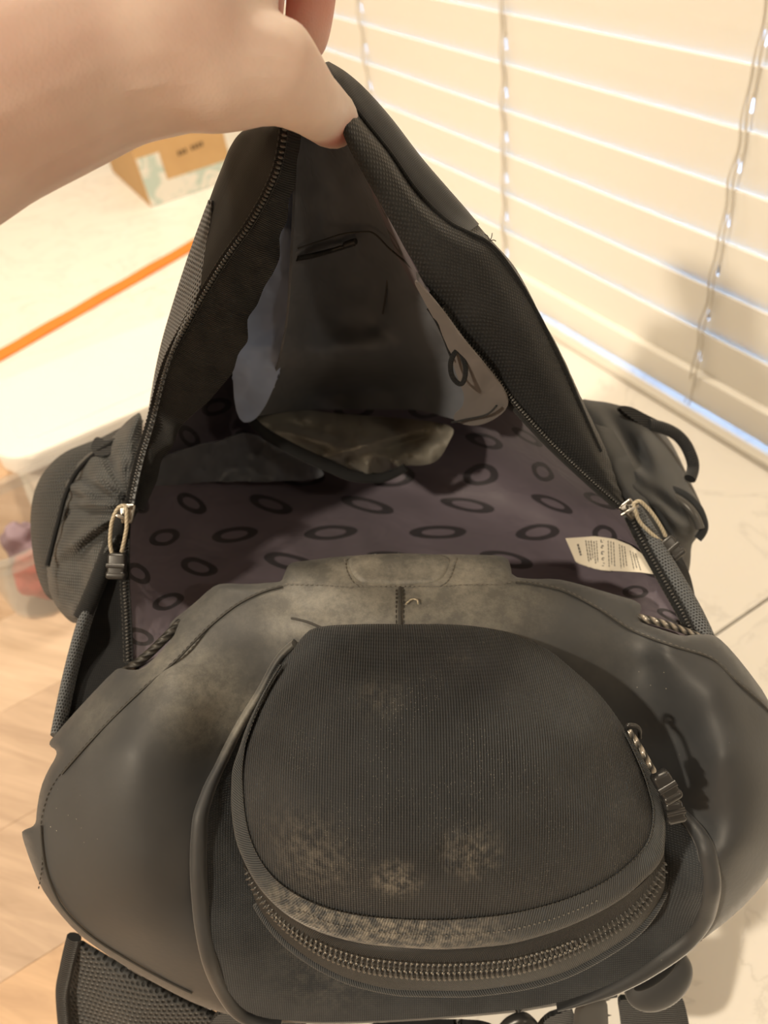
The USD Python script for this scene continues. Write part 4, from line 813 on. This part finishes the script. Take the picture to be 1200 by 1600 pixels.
part('guard_slot', disc((1024, 1522, .4290), .0150, .0045, -.62, .0035), 'gusset', sg)
part('strap', sheet([(965, 1556), (1000, 1570), (1062, 1540), (1078, 1600), (1080, 1650), (975, 1650), (972, 1600)], [(965, 1556, .452), (1062, 1540, .455), (1080, 1650, .475), (975, 1650, .475)], .003, 7), 'webbing', label='black webbing strap under the guard')
part('buckle', sheet([(900, 1562), (948, 1552), (951, 1600), (950, 1650), (896, 1650), (894, 1605)], [(900, 1562, .437), (948, 1552, .437), (950, 1650, .455), (896, 1650, .455)], .006, 6, roll=(.003, 5)), 'black_plastic', label='black plastic buckle at the lower right')
part('buckle_bar', tube([(895, 1566, .434), (918, 1561, .433), (940, 1556, .433), (962, 1552, .434)], .0022, n=30), 'black_plastic')
part('strap', sheet([(850, 1592), (880, 1582), (898, 1572), (900, 1640), (820, 1640)], [(850, 1592, .447), (898, 1572, .445), (900, 1640, .465), (820, 1640, .465)], .003, 6), 'webbing')
part('strap_end', tube([(788, 1612, .445), (800, 1600, .444), (816, 1594, .443), (830, 1604, .445)], .0045, .004, n=30), 'black_plastic')
part('strap', sheet([(560, 1604), (700, 1600), (780, 1604), (780, 1650), (560, 1650)], [(560, 1604, .450), (780, 1604, .45), (780, 1650, .47), (560, 1650, .47)], .003, 8), 'webbing')

# ------------------------------------------------------------------ the person's arm and hand
man = thing('person', "person's bare left arm and hand pinching the raised top of the backpack", 'person', P(150, 80, .27))
chains = []
def bone(a, b): chains.append(hull_px([a, b]))
el, fa, wr_ = (-420, 345, .250, .045), (-60, 150, .262, .0385), (150, 60, .270, .0360)
bone(el, fa); bone(fa, wr_)
wr2 = (262, 46, .273, .0338); bone(wr_, wr2)
mc_t = (335, 99, .276, .0232); chains.append(hull_px([wr2, (315, 62, .275, .025), mc_t]))
th1, th2, th3 = (426, 108, .282, .0182), (478, 153, .294, .0130), (520, 188, .328, .0115)
bone(mc_t, th1); bone(th1, th2); bone(th2, th3)
kn = [(385, -150, .285, .0125), (355, -185, .300, .0125), (325, -200, .318, .012), (290, -195, .335, .011)]
chains.append(hull_px([wr2, kn[0], kn[3], (280, 0, .30, .024), mc_t])); chains.append(hull_px([kn[0], kn[1], kn[2], kn[3], (340, -60, .30, .02)]))
tips = [[(492, -110, .300, .0108), (486, 0, .305, .0100), (479, 55, .307, .0090)], [(446, -140, .318, .0112), (412, -35, .325, .0100), (408, 25, .320, .009)], [(385, -150, .337, .011), (370, -50, .338, .010), (364, 10, .336, .0085)], [(360, -150, .352, .0095), (352, -60, .352, .0088), (348, -5, .350, .0075)]]
for k_, tp3 in zip(kn, tips):
    c = [k_] + tp3
    for a, b in zip(c[:-1], c[1:]): bone(a, b)
body = manifold3d.Manifold.batch_boolean(chains, manifold3d.OpType.Add).refine_to_length(.0045)
v, f, _ = arr(body); tm = trimesh.Trimesh(v, f); tm.merge_vertices()
trimesh.smoothing.filter_taubin(tm, .5, .52, 26)
obj('arm_and_hand', tm, MAT['skin'], man, smooth=True)
